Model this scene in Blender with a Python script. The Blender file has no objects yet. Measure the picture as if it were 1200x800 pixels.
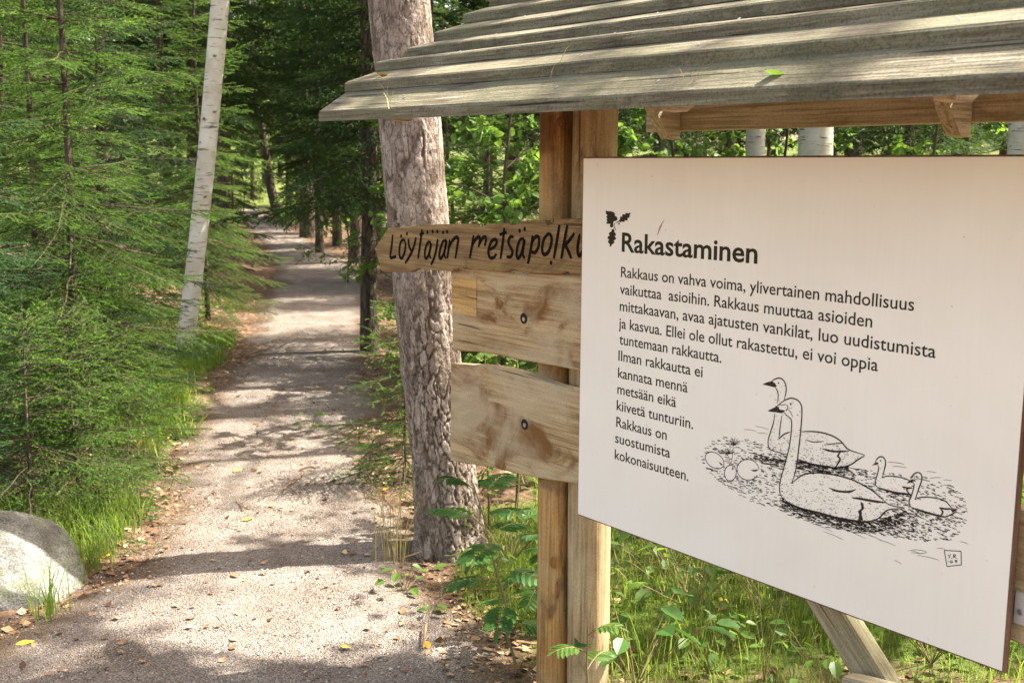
import bpy, math, random
import numpy as np
from mathutils import Vector, Matrix

# ------------------------------------------------------------------ camera, sky, sun, exposure
S = bpy.context.scene
COL = S.collection
PITCH, ROLL, FPX, EYE = .153786, .0064563, 1309.6, 1.65
CP, SP, CR, SR = math.cos(PITCH), math.sin(PITCH), math.cos(ROLL), math.sin(ROLL)

cam = bpy.data.cameras.new('camera')
cam.sensor_width = 36.0
cam.lens = FPX / 1200 * 36
cam.clip_start, cam.clip_end = .05, 2000
cam.dof.use_dof = True
cam.dof.focus_distance = 3.2
cam.dof.aperture_fstop = 9.0
camo = bpy.data.objects.new('camera', cam)
COL.objects.link(camo)
_f = Vector((0, CP, -SP)); _u = Vector((0, SP, CP)); _r = Vector((1, 0, 0))
# the photograph is rolled a little: camera axes turned in the image plane
_rx = _r * CR + _u * SR * 1.0
_ux = _u * CR - _r * SR * 1.0
_rot = Matrix((_rx, _ux, -_f)).transposed()
camo.matrix_world = Matrix.Translation((0, 0, EYE)) @ _rot.to_4x4()
S.camera = camo

SUN_EL = math.radians(55)
SUN_AZ = math.radians(75)          # clockwise from +Y: the sun stands to the right
sdir = Vector((math.cos(SUN_EL) * math.sin(SUN_AZ), math.cos(SUN_EL) * math.cos(SUN_AZ), math.sin(SUN_EL)))
world = bpy.data.worlds.new('World')
S.world = world
world.use_nodes = True
wn, wl = world.node_tree.nodes, world.node_tree.links
wn.clear()
sky = wn.new('ShaderNodeTexSky'); sky.sky_type = 'NISHITA'; sky.sun_disc = False
sky.sun_elevation = SUN_EL; sky.sun_rotation = SUN_AZ
sky.dust_density = 3.0
wmix = wn.new('ShaderNodeMix'); wmix.data_type = 'RGBA'; wmix.blend_type = 'MULTIPLY'; wmix.inputs[0].default_value = 1
wmix.inputs[7].default_value = (1.16, 1.0, .80, 1)
bg = wn.new('ShaderNodeBackground'); bg.inputs[1].default_value = .14
wo = wn.new('ShaderNodeOutputWorld')
wl.new(sky.outputs[0], wmix.inputs[6]); wl.new(wmix.outputs[2], bg.inputs[0]); wl.new(bg.outputs[0], wo.inputs[0])

sl = bpy.data.lights.new('sun', 'SUN')
sl.energy = 5.0; sl.angle = math.radians(.53); sl.color = (1.0, .95, .86)
slo = bpy.data.objects.new('sun', sl); COL.objects.link(slo)
slo.rotation_euler = (-sdir).to_track_quat('-Z', 'Y').to_euler()
slo.location = sdir * 40

S.view_settings.view_transform = 'Standard'
S.view_settings.look = 'None'
S.view_settings.exposure = 2.25
S.view_settings.gamma = 1
S.view_settings.use_curve_mapping = False
S.render.engine = 'CYCLES'
S.cycles.use_denoising = True
S.cycles.max_bounces = 8
S.cycles.diffuse_bounces = 5
S.cycles.transmission_bounces = 6
S.cycles.transparent_max_bounces = 4
S.cycles.sample_clamp_indirect = 8

# ------------------------------------------------------------------ helpers
rng = np.random.default_rng(7)


def ray(px, py):
    u = (px - 600) / FPX; v = (py - 400) / FPX
    X = CR * u + SR * v; Y = -SR * u + CR * v
    return np.array([X, CP - Y * SP, -SP - Y * CP])


def at_depth(px, py, Y):
    r = ray(px, py)
    return r * (Y / r[1]) + np.array([0, 0, EYE])


def at_ground(px, py):
    z = 0.
    for _ in range(4):
        r = ray(px, py); p = r * ((z - EYE) / r[2]) + np.array([0, 0, EYE])
        z = float(gz(p[0], p[1]))
    return np.array([p[0], p[1], z])


KAZ = .6629088
KD = np.array([math.sin(KAZ), -math.cos(KAZ), 0.]); KN = np.array([math.cos(KAZ), math.sin(KAZ), 0.])
KO = np.array([.188617, 3.054806, 0.])


def on_board(px, py, yl=0.):
    """where a sight line meets the plane local y = yl of the kiosk: (x, z) in the kiosk's own frame"""
    r = ray(px, py); C = np.array([0, 0, EYE])
    t = (yl - (C - KO) @ KN) / (r @ KN)
    P = C + t * r
    return float((P - KO) @ KD), float(P[2])


def hash2(ix, iy, seed=0):
    h = (ix.astype(np.int64) * 374761393 + iy.astype(np.int64) * 668265263 + seed * 974711) & 0x7fffffff
    h = ((h ^ (h >> 13)) * 1274126177) & 0x7fffffff
    return ((h ^ (h >> 16)) & 0xffff) / 65535.


def vnoise(x, y, seed=0):
    x = np.asarray(x, float); y = np.asarray(y, float)
    ix = np.floor(x); iy = np.floor(y); fx = x - ix; fy = y - iy
    fx = fx * fx * (3 - 2 * fx); fy = fy * fy * (3 - 2 * fy)
    a = hash2(ix, iy, seed); b = hash2(ix + 1, iy, seed); c = hash2(ix, iy + 1, seed); d = hash2(ix + 1, iy + 1, seed)
    return (a * (1 - fx) + b * fx) * (1 - fy) + (c * (1 - fx) + d * fx) * fy


def fbm(x, y, oct=4, seed=0):
    s = 0; a = .5; t = 0
    for k in range(oct):
        s = s + a * vnoise(np.asarray(x) * 2 ** k, np.asarray(y) * 2 ** k, seed + k * 17); t += a; a *= .5
    return s / t


def smooth(a, b, x):
    t = np.clip((np.asarray(x, float) - a) / (b - a), 0, 1)
    return t * t * (3 - 2 * t)


def build(name, V, faces, mat=None, parent=None, smooth_=True, attrs=None, mats=None, midx=None):
    """faces: list of int arrays (n,k)"""
    V = np.asarray(V, np.float32)
    me = bpy.data.meshes.new(name)
    faces = [np.asarray(f, np.int32) for f in faces if len(f)]
    nl = sum(f.size for f in faces); nf = sum(len(f) for f in faces)
    me.vertices.add(len(V)); me.vertices.foreach_set('co', V.ravel())
    me.loops.add(nl); me.loops.foreach_set('vertex_index', np.concatenate([f.ravel() for f in faces]))
    me.polygons.add(nf)
    tot = np.concatenate([np.full(len(f), f.shape[1], np.int32) for f in faces])
    st = np.concatenate([[0], np.cumsum(tot)[:-1]]).astype(np.int32)
    me.polygons.foreach_set('loop_start', st)
    me.polygons.foreach_set('use_smooth', np.full(nf, smooth_, bool))
    if mats:
        for m in mats: me.materials.append(m)
        if midx is not None: me.polygons.foreach_set('material_index', np.asarray(midx, np.int32))
    elif mat: me.materials.append(mat)
    for k, a in (attrs or {}).items():
        at = me.attributes.new(k, 'FLOAT', 'POINT'); at.data.foreach_set('value', np.asarray(a, np.float32))
    me.update(calc_edges=True)
    me.validate()
    o = bpy.data.objects.new(name, me); COL.objects.link(o)
    if parent: o.parent = parent
    return o


def thing(name, label, cat, loc=(0, 0, 0), rz=0, group=None):
    o = bpy.data.objects.new(name, None); COL.objects.link(o)
    o.empty_display_size = .1
    o.location = loc; o.rotation_euler = (0, 0, rz)
    return tag(o, label, cat, group)


def tag(o, label=None, cat=None, group=None, kind=None):
    if label: o['label'] = label
    if cat: o['category'] = cat
    if group: o['group'] = group
    if kind: o['kind'] = kind
    return o


def copy_tree(src, loc, rz, scale=1., label=None):
    c = src.copy(); COL.objects.link(c)
    c.location = loc; c.rotation_euler = (0, 0, rz); c.scale = (scale,) * 3
    if label: c['label'] = label
    for ch in src.children:
        k = ch.copy(); COL.objects.link(k); k.parent = c
    return c


class MB:
    """collects simple shapes into one mesh"""
    def __init__(s): s.V = []; s.F = {3: [], 4: []}; s.n = 0; s.A = []
    def add(s, V, F, a=0.):
        V = np.asarray(V, float); s.V.append(V)
        s.A.append(np.broadcast_to(np.asarray(a, float), (len(V),)))
        for f in (F if isinstance(F, list) else [F]):
            f = np.asarray(f)
            if len(f): s.F[f.shape[1]].append(f + s.n)
        s.n += len(V)
    def build(s, name, mat, parent=None, smooth_=True, attr=None):
        fs = [np.concatenate(s.F[k]) for k in (3, 4) if s.F[k]]
        at = {attr: np.concatenate(s.A)} if attr else None
        return build(name, np.concatenate(s.V), fs, mat, parent, smooth_, at)


def tube(pts, rad, sides=6, cap=True):
    pts = np.asarray(pts, float); n = len(pts)
    rad = np.broadcast_to(np.asarray(rad, float), (n,))
    T = np.gradient(pts, axis=0); T /= np.linalg.norm(T, axis=1)[:, None] + 1e-9
    ref = np.array([0., 0, 1]) if abs(T[0, 2]) < .9 else np.array([1., 0, 0])
    A = np.cross(T, ref); A /= np.linalg.norm(A, axis=1)[:, None] + 1e-9
    B = np.cross(T, A)
    th = np.arange(sides) * 2 * np.pi / sides
    V = pts[:, None] + rad[:, None, None] * (np.cos(th)[None, :, None] * A[:, None] + np.sin(th)[None, :, None] * B[:, None])
    V = V.reshape(-1, 3)
    i = np.arange(n - 1)[:, None] * sides; j = np.arange(sides)[None]; k = (j + 1) % sides
    F = np.stack([i + j, i + k, i + sides + k, i + sides + j], -1).reshape(-1, 4)
    return V, F


def prism(outline, y0, y1, bevel=0.):
    """outline: list of (x,z) anticlockwise seen from -y; extruded from y0 (front) to y1"""
    import mathutils.geometry as mg
    P = np.asarray(outline, float); n = len(P)
    tri = mg.tessellate_polygon([[Vector((p[0], p[1], 0)) for p in P]])
    rings = []
    if bevel > 0:
        c = P.mean(0); d = np.roll(P, -1, 0) - np.roll(P, 1, 0); nn = np.stack([d[:, 1], -d[:, 0]], 1)
        nn /= np.linalg.norm(nn, axis=1)[:, None] + 1e-9
        area = np.sum(P[:, 0] * np.roll(P[:, 1], -1) - np.roll(P[:, 0], -1) * P[:, 1])
        if area < 0: nn = -nn
        Q = P - nn * bevel
        rings = [(Q, y0), (P, y0 + bevel), (P, y1 - bevel), (Q, y1)]
    else:
        rings = [(P, y0), (P, y1)]
    V = np.concatenate([np.stack([R[:, 0], np.full(n, y), R[:, 1]], 1) for R, y in rings])
    quads = []
    for r in range(len(rings) - 1):
        i = np.arange(n); j = (i + 1) % n
        quads.append(np.stack([r * n + i, r * n + j, (r + 1) * n + j, (r + 1) * n + i], 1))
    t = np.array(tri); last = (len(rings) - 1) * n
    return V, [np.concatenate(quads), np.concatenate([t, t[:, ::-1] + last])]


def box(x0, x1, y0, y1, z0, z1, bev=.003):
    return prism([(x0, z0), (x1, z0), (x1, z1), (x0, z1)], y0, y1, bev)


def xf(V, M):
    V = np.asarray(V, float)
    return V @ np.asarray(M.to_3x3()).T + np.array(M.translation)


# ------------------------------------------------------------------ materials
def M(name):
    m = bpy.data.materials.new(name); m.use_nodes = True
    m.node_tree.nodes.clear()
    return m, m.node_tree.nodes, m.node_tree.links


def nd(nodes, typ, **kw):
    n = nodes.new(typ)
    for k, v in kw.items():
        if k == 'ins':
            for a, b in v.items(): n.inputs[a].default_value = b
        else: setattr(n, k, v)
    return n


def ramp(nodes, stops):
    r = nodes.new('ShaderNodeValToRGB')
    e = r.color_ramp.elements
    while len(e) < len(stops): e.new(.5)
    for el, (p, c) in zip(e, stops): el.position = p; el.color = (*c, 1) if len(c) == 3 else c
    return r


def finish(nodes, links, col, rough=.85, bump=None, bstr=.3, bdist=.01, spec=.3, translucent=None, tr=.35):
    out = nodes.new('ShaderNodeOutputMaterial')
    p = nodes.new('ShaderNodeBsdfPrincipled')
    p.inputs['Roughness'].default_value = rough
    p.inputs['Specular IOR Level'].default_value = spec
    if hasattr(col, 'links') or hasattr(col, 'is_linked'): links.new(col, p.inputs['Base Color'])
    else: p.inputs['Base Color'].default_value = (*col, 1)
    if bump is not None:
        b = nodes.new('ShaderNodeBump'); b.inputs['Strength'].default_value = bstr; b.inputs['Distance'].default_value = bdist
        links.new(bump, b.inputs['Height']); links.new(b.outputs[0], p.inputs['Normal'])
    if translucent is not None:
        t = nodes.new('ShaderNodeBsdfTranslucent')
        if hasattr(translucent, 'is_linked'): links.new(translucent, t.inputs[0])
        else: t.inputs[0].default_value = (*translucent, 1)
        mx = nodes.new('ShaderNodeMixShader'); mx.inputs[0].default_value = tr
        links.new(p.outputs[0], mx.inputs[1]); links.new(t.outputs[0], mx.inputs[2]); links.new(mx.outputs[0], out.inputs[0])
    else: links.new(p.outputs[0], out.inputs[0])
    return p


def mix(nodes, links, f, a, b, mode='MIX'):
    m = nodes.new('ShaderNodeMix'); m.data_type = 'RGBA'; m.blend_type = mode
    for i, v in ((0, f), (6, a), (7, b)):
        if hasattr(v, 'is_linked'): links.new(v, m.inputs[i])
        elif i == 0: m.inputs[0].default_value = v
        else: m.inputs[i].default_value = (*v, 1)
    return m.outputs[2]


def noise(nodes, links, vec, scale, detail=5, rough=.6, dist=0.):
    n = nodes.new('ShaderNodeTexNoise'); n.inputs['Scale'].default_value = scale
    n.inputs['Detail'].default_value = detail; n.inputs['Roughness'].default_value = rough; n.inputs['Distortion'].default_value = dist
    if vec is not None: links.new(vec, n.inputs['Vector'])
    return n.outputs[0]


def mapped(nodes, links, scale, obj=True, rot=(0, 0, 0), loc=(0, 0, 0)):
    t = nodes.new('ShaderNodeTexCoord'); mp = nodes.new('ShaderNodeMapping')
    mp.inputs['Scale'].default_value = scale; mp.inputs['Rotation'].default_value = rot; mp.inputs['Location'].default_value = loc
    links.new(t.outputs['Object'], mp.inputs[0])
    return mp.outputs[0], t.outputs['Object']


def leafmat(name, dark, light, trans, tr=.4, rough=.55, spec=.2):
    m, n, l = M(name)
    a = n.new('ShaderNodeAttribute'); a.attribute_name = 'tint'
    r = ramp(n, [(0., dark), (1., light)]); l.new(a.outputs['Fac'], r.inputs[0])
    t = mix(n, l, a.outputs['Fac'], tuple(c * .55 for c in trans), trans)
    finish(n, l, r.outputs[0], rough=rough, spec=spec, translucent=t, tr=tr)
    return m


def woodmat(name, axis, c0, c1, c2, stain, stain_amt=.5, grey=None, grey_amt=0., bstr=.35, rough=.8, loc=(0, 0, 0), rings=26., speck=.5):
    m, n, l = M(name)
    s = [rings] * 3; s[axis] = rings * .07
    v, raw = mapped(n, l, tuple(s), loc=loc)
    g1 = noise(n, l, v, 1.0, 6, .65, .6)
    s2 = [110.] * 3; s2[axis] = 3.5
    v2, _ = mapped(n, l, tuple(s2), loc=loc)
    g2 = noise(n, l, v2, 1.0, 3, .6)
    r = ramp(n, [(.28, c0), (.5, c1), (.72, c2)]); l.new(g1, r.inputs[0])
    r2 = ramp(n, [(.34, (.42, .38, .34)), (.58, (1.04, 1.04, 1.04))]); l.new(g2, r2.inputs[0])
    col = mix(n, l, .75, r.outputs[0], r2.outputs[0], 'MULTIPLY')
    s3 = [7.] * 3; s3[axis] = 3.2
    v3, _ = mapped(n, l, tuple(s3), loc=(loc[0] + 3.1, loc[1] + 1.7, loc[2] + .4))
    st = noise(n, l, v3, 1.0, 4, .62, 1.2)
    rs = ramp(n, [(.52, (0, 0, 0)), (.61, (1, 1, 1))]); l.new(st, rs.inputs[0])
    sm = n.new('ShaderNodeMath'); sm.operation = 'MULTIPLY'; sm.inputs[1].default_value = stain_amt; l.new(rs.outputs[0], sm.inputs[0])
    col = mix(n, l, sm.outputs[0], col, stain)
    if grey:
        gq = noise(n, l, raw, 4.5, 5, .6, .5)
        rg = ramp(n, [(.42, (0, 0, 0)), (.60, (1, 1, 1))]); l.new(gq, rg.inputs[0])
        gm = n.new('ShaderNodeMath'); gm.operation = 'MULTIPLY'; gm.inputs[1].default_value = grey_amt; l.new(rg.outputs[0], gm.inputs[0])
        col = mix(n, l, gm.outputs[0], col, grey)
    s4 = [46.] * 3; s4[axis] = 1.1
    v4, _ = mapped(n, l, tuple(s4), loc=(loc[1] + 2.3, loc[0] + .7, loc[2] + 5.1))
    ck = noise(n, l, v4, 1.0, 3, .55, .35)
    rc = ramp(n, [(.305, (1, 1, 1)), (.335, (0, 0, 0))]); l.new(ck, rc.inputs[0])
    cm = n.new('ShaderNodeMath'); cm.operation = 'MULTIPLY'; cm.inputs[1].default_value = .8; l.new(rc.outputs[0], cm.inputs[0])
    col = mix(n, l, cm.outputs[0], col, tuple(c * .22 for c in c0))
    sp = noise(n, l, raw, 190., 2, .6)
    rp = ramp(n, [(.32, (.62, .6, .58)), (.5, (1, 1, 1)), (.72, (1.18, 1.17, 1.15))]); l.new(sp, rp.inputs[0])
    col = mix(n, l, speck, col, rp.outputs[0], 'MULTIPLY')
    ad = n.new('ShaderNodeMath'); ad.operation = 'ADD'; l.new(g1, ad.inputs[0]); l.new(g2, ad.inputs[1])
    a2 = n.new('ShaderNodeMath'); a2.operation = 'MULTIPLY_ADD'; a2.inputs[1].default_value = -1.5; l.new(rc.outputs[0], a2.inputs[0]); l.new(ad.outputs[0], a2.inputs[2])
    finish(n, l, col, rough=rough, bump=a2.outputs[0], bstr=bstr, bdist=.004, spec=.2)
    return m


MAT = {}
MAT['needle'] = leafmat('spruce_needles', (.007, .020, .007), (.078, .148, .026), (.21, .39, .045), .44)  # inner needles darkened to stand in for deep shade; tips paler as new growth
MAT['needle_blue'] = leafmat('bluish_spruce_needles', (.008, .024, .012), (.05, .11, .04), (.10, .21, .05), .36)  # bluish needles; extra darkness puts thicket shade into the colour
MAT['needle_dark'] = leafmat('old_shade_toned_needles', (.012, .026, .009), (.045, .08, .018), (.09, .17, .02), .34)  # old growth is darker; the colour also carries the deep wood's shade
MAT['needle_mid'] = leafmat('shade_darkened_needles', (.006, .016, .007), (.042, .085, .018), (.10, .20, .025), .34)  # shaded copy of the spruce needles, coloured darker for depth
MAT['leaf'] = leafmat('broad_leaves', (.045, .095, .018), (.10, .17, .03), (.22, .38, .045), .45, .42)
MAT['leaf_deep'] = leafmat('rowan_leaves', (.03, .085, .022), (.07, .15, .03), (.14, .32, .05), .4, .4)
MAT['grass'] = leafmat('grass_blades', (.055, .10, .018), (.17, .24, .038), (.33, .47, .055), .5, .5)
MAT['drygrass'] = leafmat('dry_grass', (.22, .18, .07), (.38, .31, .13), (.4, .32, .12), .3)
MAT['undergrowth'] = leafmat('undergrowth_leaves', (.04, .08, .018), (.11, .17, .03), (.2, .32, .045), .42)

MAT['post'] = woodmat('yellowed_post_wood', 2, (.24, .125, .04), (.42, .235, .08), (.52, .32, .125), (.11, .05, .018), .8, grey=(.42, .32, .17), grey_amt=.45, bstr=.6, rings=26)
MAT['post_grey'] = woodmat('greying_post_wood', 2, (.22, .15, .07), (.37, .265, .14), (.48, .365, .21), (.12, .07, .03), .85, grey=(.43, .34, .20), grey_amt=.6, bstr=.6, loc=(5, 2, 1), rings=26)
MAT['plank'] = woodmat('weathered_plank_wood', 0, (.26, .17, .08), (.44, .305, .155), (.55, .41, .235), (.18, .085, .027), 1., grey=(.46, .365, .23), grey_amt=.75, bstr=.6, rings=22)
MAT['arrow'] = woodmat('brown_arrow_wood', 0, (.205, .13, .056), (.28, .182, .082), (.345, .235, .11), (.15, .088, .036), .7, bstr=.5, loc=(2, 5, 3), rings=26)
MAT['roof'] = woodmat('grey_green_roof_wood', 0, (.080, .067, .043), (.16, .138, .092), (.27, .24, .175), (.06, .053, .032), .7, grey=(.125, .12, .068), grey_amt=.6, bstr=1., rings=60, speck=1.)
MAT['rafter'] = woodmat('pale_rafter_wood', 1, (.44, .37, .26), (.56, .49, .36), (.64, .57, .44), (.26, .16, .08), .4, loc=(1, 4, 2))
MAT['soffit'] = woodmat('pale_underside_wood', 0, (.46, .385, .27), (.58, .50, .37), (.66, .58, .45), (.30, .22, .13), .6, loc=(1, 4, 2), rings=14)
MAT['brace'] = woodmat('silvery_brace_wood', 2, (.20, .17, .11), (.32, .285, .20), (.42, .38, .29), (.12, .11, .06), .7, grey=(.17, .18, .085), grey_amt=.55, bstr=.6)


def simple(name, col, rough=.6, spec=.3, metal=0.):
    m, n, l = M(name); p = finish(n, l, col, rough, spec=spec); p.inputs['Metallic'].default_value = metal
    return m


MAT['ink'] = simple('dark_olive_print', (.032, .027, .014), .7, .12)
MAT['ink_fine'] = simple('brown_black_ink', (.04, .029, .021), .7, .12)
MAT['paint'] = simple('black_brush_paint', (.010, .006, .004), .85, .08)
MAT['metal'] = simple('dull_zinc', (.36, .35, .33), .45, .5, .8)
MAT['pale_metal'] = simple('pale_bracket_metal', (.55, .52, .47), .5, .5, .2)
MAT['hole'] = simple('hole_shade', (.02, .014, .01), .9)
MAT['patch'] = woodmat('fresh_wood_patch', 0, (.46, .27, .09), (.52, .32, .12), (.56, .36, .15), (.4, .22, .08), .3, rings=12)
MAT['knot'] = woodmat('dark_knot', 2, (.16, .07, .02), (.26, .12, .035), (.32, .16, .05), (.1, .05, .02), .5, rings=60)

# white printed panel
m, n, l = M('white_laminate'); MAT['panel'] = m
v, raw = mapped(n, l, (1, 1, 1))
q = noise(n, l, raw, 2.2, 4, .6, .4)
r = ramp(n, [(.3, (.76, .705, .62)), (.7, (.82, .77, .685))]); l.new(q, r.inputs[0])
vs, _ = mapped(n, l, (60, 60, 4)); qs = noise(n, l, vs, 1, 2)
r2 = ramp(n, [(.3, (.985, .98, .975)), (.6, (1, 1, 1))]); l.new(qs, r2.inputs[0])
q3 = noise(n, l, raw, 55., 2, .5)
r3 = ramp(n, [(.725, (1, 1, 1)), (.77, (.72, .66, .56))]); l.new(q3, r3.inputs[0])
c = mix(n, l, 1., r.outputs[0], r2.outputs[0], 'MULTIPLY'); c = mix(n, l, .8, c, r3.outputs[0], 'MULTIPLY')
finish(n, l, c, rough=.42, spec=.35)
MAT['panel_edge'] = woodmat('brown_panel_edge', 2, (.11, .06, .035), (.17, .095, .055), (.22, .13, .08), (.08, .045, .03), .4)

# bark
def barkmat(name, crack, plate, plate2, attr=True, sc=(9, 9, 2.4), bstr=.6, moss=None):
    m, n, l = M(name)
    v, raw = mapped(n, l, sc)
    q = noise(n, l, v, 1.6, 6, .68, .5)
    r = ramp(n, [(.3, plate), (.68, plate2)]); l.new(q, r.inputs[0])
    fine = noise(n, l, raw, 70., 4, .65)
    rf = ramp(n, [(.3, (.6, .57, .55)), (.65, (1.05, 1.04, 1.03))]); l.new(fine, rf.inputs[0])
    col = mix(n, l, .85, r.outputs[0], rf.outputs[0], 'MULTIPLY')
    if attr:
        a = n.new('ShaderNodeAttribute'); a.attribute_name = 'crack'; fac = a.outputs['Fac']
    else:
        vo = nd(n, 'ShaderNodeTexVoronoi', feature='DISTANCE_TO_EDGE'); vo.inputs['Scale'].default_value = 1.5
        nv = n.new('ShaderNodeVectorMath'); nv.operation = 'ADD'; l.new(v, nv.inputs[0]); l.new(q, nv.inputs[1]); l.new(nv.outputs[0], vo.inputs['Vector'])
        rr = ramp(n, [(0, (1, 1, 1)), (.18, (0, 0, 0))]); l.new(vo.outputs['Distance'], rr.inputs[0]); fac = rr.outputs[0]
    if attr:
        pa_ = n.new('ShaderNodeAttribute'); pa_.attribute_name = 'plate'
        rq = ramp(n, [(0., (.55, .50, .46)), (.5, (.95, .93, .92)), (1., (1.25, 1.25, 1.25))]); l.new(pa_.outputs['Fac'], rq.inputs[0])
        col = mix(n, l, .9, col, rq.outputs[0], 'MULTIPLY')
        vv, _ = mapped(n, l, (34, 34, 13)); wn2 = n.new('ShaderNodeTexNoise'); wn2.inputs['Scale'].default_value = .9; wn2.inputs['Detail'].default_value = 4; l.new(vv, wn2.inputs['Vector'])
        va = n.new('ShaderNodeVectorMath'); va.operation = 'MULTIPLY_ADD'; va.inputs[1].default_value = (2.2, 2.2, 2.2); l.new(wn2.outputs['Color'], va.inputs[0]); l.new(vv, va.inputs[2])
        v2 = nd(n, 'ShaderNodeTexVoronoi', feature='DISTANCE_TO_EDGE'); v2.inputs['Scale'].default_value = 1.; l.new(va.outputs[0], v2.inputs['Vector'])
        re = ramp(n, [(0., (.8, .8, .8)), (.07, (0, 0, 0))]); l.new(v2.outputs['Distance'], re.inputs[0])
        mask = ramp(n, [(.36, (0, 0, 0)), (.50, (1, 1, 1))]); l.new(noise(n, l, raw, 11, 3), mask.inputs[0])
        mm = n.new('ShaderNodeMath'); mm.operation = 'MULTIPLY'; l.new(re.outputs[0], mm.inputs[0]); l.new(mask.outputs[0], mm.inputs[1])
        col = mix(n, l, mm.outputs[0], col, crack)
    col = mix(n, l, fac, col, crack)
    if moss:
        mq = noise(n, l, raw, 3.5, 5, .65); rm = ramp(n, [(.5, (0, 0, 0)), (.66, (.75, .75, .75))]); l.new(mq, rm.inputs[0])
        col = mix(n, l, rm.outputs[0], col, moss)
    h = n.new('ShaderNodeMath'); h.operation = 'SUBTRACT'; l.new(fine, h.inputs[0])
    if attr: h.inputs[1].default_value = 0
    else: l.new(fac, h.inputs[1])
    finish(n, l, col, rough=.9, bump=h.outputs[0], bstr=bstr, bdist=.008 if attr else .02, spec=.15)
    return m


MAT['pine'] = barkmat('pine_bark', (.05, .031, .021), (.18, .138, .106), (.40, .345, .295), True, sc=(16, 16, 7), bstr=.8)
MAT['bark'] = barkmat('dark_spruce_bark', (.035, .025, .018), (.10, .075, .055), (.17, .13, .10), False, moss=(.07, .075, .045))
MAT['twig'] = simple('brown_twig', (.055, .038, .024), .85, .2)
MAT['greentwig'] = simple('reddish_green_stem', (.15, .12, .05), .7, .2)

m, n, l = M('white_birch_bark'); MAT['birch'] = m
v, raw = mapped(n, l, (7, 7, 55))
q = noise(n, l, v, 1.0, 4, .6, .3)
r = ramp(n, [(.0, (.56, .50, .42)), (.57, (.68, .63, .55)), (.63, (.36, .30, .24)), (.70, (.12, .10, .085))]); l.new(q, r.inputs[0])
q2 = noise(n, l, raw, 5.5, 4, .6)
r2 = ramp(n, [(.35, (.72, .66, .56)), (.6, (1, 1, 1))]); l.new(q2, r2.inputs[0])
c = mix(n, l, .8, r.outputs[0], r2.outputs[0], 'MULTIPLY')
sx = n.new('ShaderNodeSeparateXYZ'); l.new(raw, sx.inputs[0])
v3, _ = mapped(n, l, (14, 14, 5)); q3 = noise(n, l, v3, 1.2, 5, .7)
add = n.new('ShaderNodeMath'); add.operation = 'MULTIPLY_ADD'; add.inputs[1].default_value = -1.1; l.new(sx.outputs[2], add.inputs[0]); l.new(q3, add.inputs[2])
r3 = ramp(n, [(.36, (0, 0, 0)), (.52, (1, 1, 1))]); l.new(add.outputs[0], r3.inputs[0])
c = mix(n, l, r3.outputs[0], c, (.10, .085, .065))
vb, _ = mapped(n, l, (5, 5, 9)); vs_ = nd(n, 'ShaderNodeTexVoronoi', feature='F1'); vs_.inputs['Scale'].default_value = 1.; l.new(vb, vs_.inputs['Vector'])
qd = n.new('ShaderNodeMath'); qd.operation = 'MULTIPLY_ADD'; qd.inputs[1].default_value = .35; l.new(q3, qd.inputs[0]); l.new(vs_.outputs['Distance'], qd.inputs[2])
rs_ = ramp(n, [(.24, (.85, .85, .85)), (.30, (0, 0, 0))]); l.new(qd.outputs[0], rs_.inputs[0])
c = mix(n, l, rs_.outputs[0], c, (.06, .05, .042))
finish(n, l, c, rough=.7, bump=q, bstr=.3, bdist=.006, spec=.25)

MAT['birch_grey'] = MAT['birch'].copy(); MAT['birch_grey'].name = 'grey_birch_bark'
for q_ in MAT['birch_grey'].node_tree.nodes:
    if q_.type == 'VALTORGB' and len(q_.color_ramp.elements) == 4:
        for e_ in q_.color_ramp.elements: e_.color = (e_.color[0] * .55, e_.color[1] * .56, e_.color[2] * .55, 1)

# boulder
m, n, l = M('pale_granite'); MAT['granite'] = m
v, raw = mapped(n, l, (1, 1, 1))
q = noise(n, l, raw, 7, 7, .68); r = ramp(n, [(.3, (.07, .068, .058)), (.5, (.17, .165, .148)), (.72, (.28, .275, .25))]); l.new(q, r.inputs[0])
q2 = noise(n, l, raw, 120, 3, .6); r2 = ramp(n, [(.38, (.35, .34, .32)), (.6, (1.1, 1.1, 1.1))]); l.new(q2, r2.inputs[0])
c = mix(n, l, .8, r.outputs[0], r2.outputs[0], 'MULTIPLY')
q3 = noise(n, l, raw, 4.2, 6, .7, .6); r3 = ramp(n, [(.54, (0, 0, 0)), (.64, (.7, .7, .7))]); l.new(q3, r3.inputs[0])
c = mix(n, l, r3.outputs[0], c, (.10, .11, .045))
sx = n.new('ShaderNodeSeparateXYZ'); l.new(raw, sx.inputs[0]); am = n.new('ShaderNodeMath'); am.operation = 'MULTIPLY_ADD'; am.inputs[1].default_value = -3.2; l.new(sx.outputs[2], am.inputs[0]); l.new(q3, am.inputs[2])
rb_ = ramp(n, [(.62, (0, 0, 0)), (.95, (.9, .9, .9))]); l.new(am.outputs[0], rb_.inputs[0])
c = mix(n, l, rb_.outputs[0], c, (.075, .06, .035))
finish(n, l, c, rough=.85, bump=q, bstr=.5, bdist=.03, spec=.25)

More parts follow.
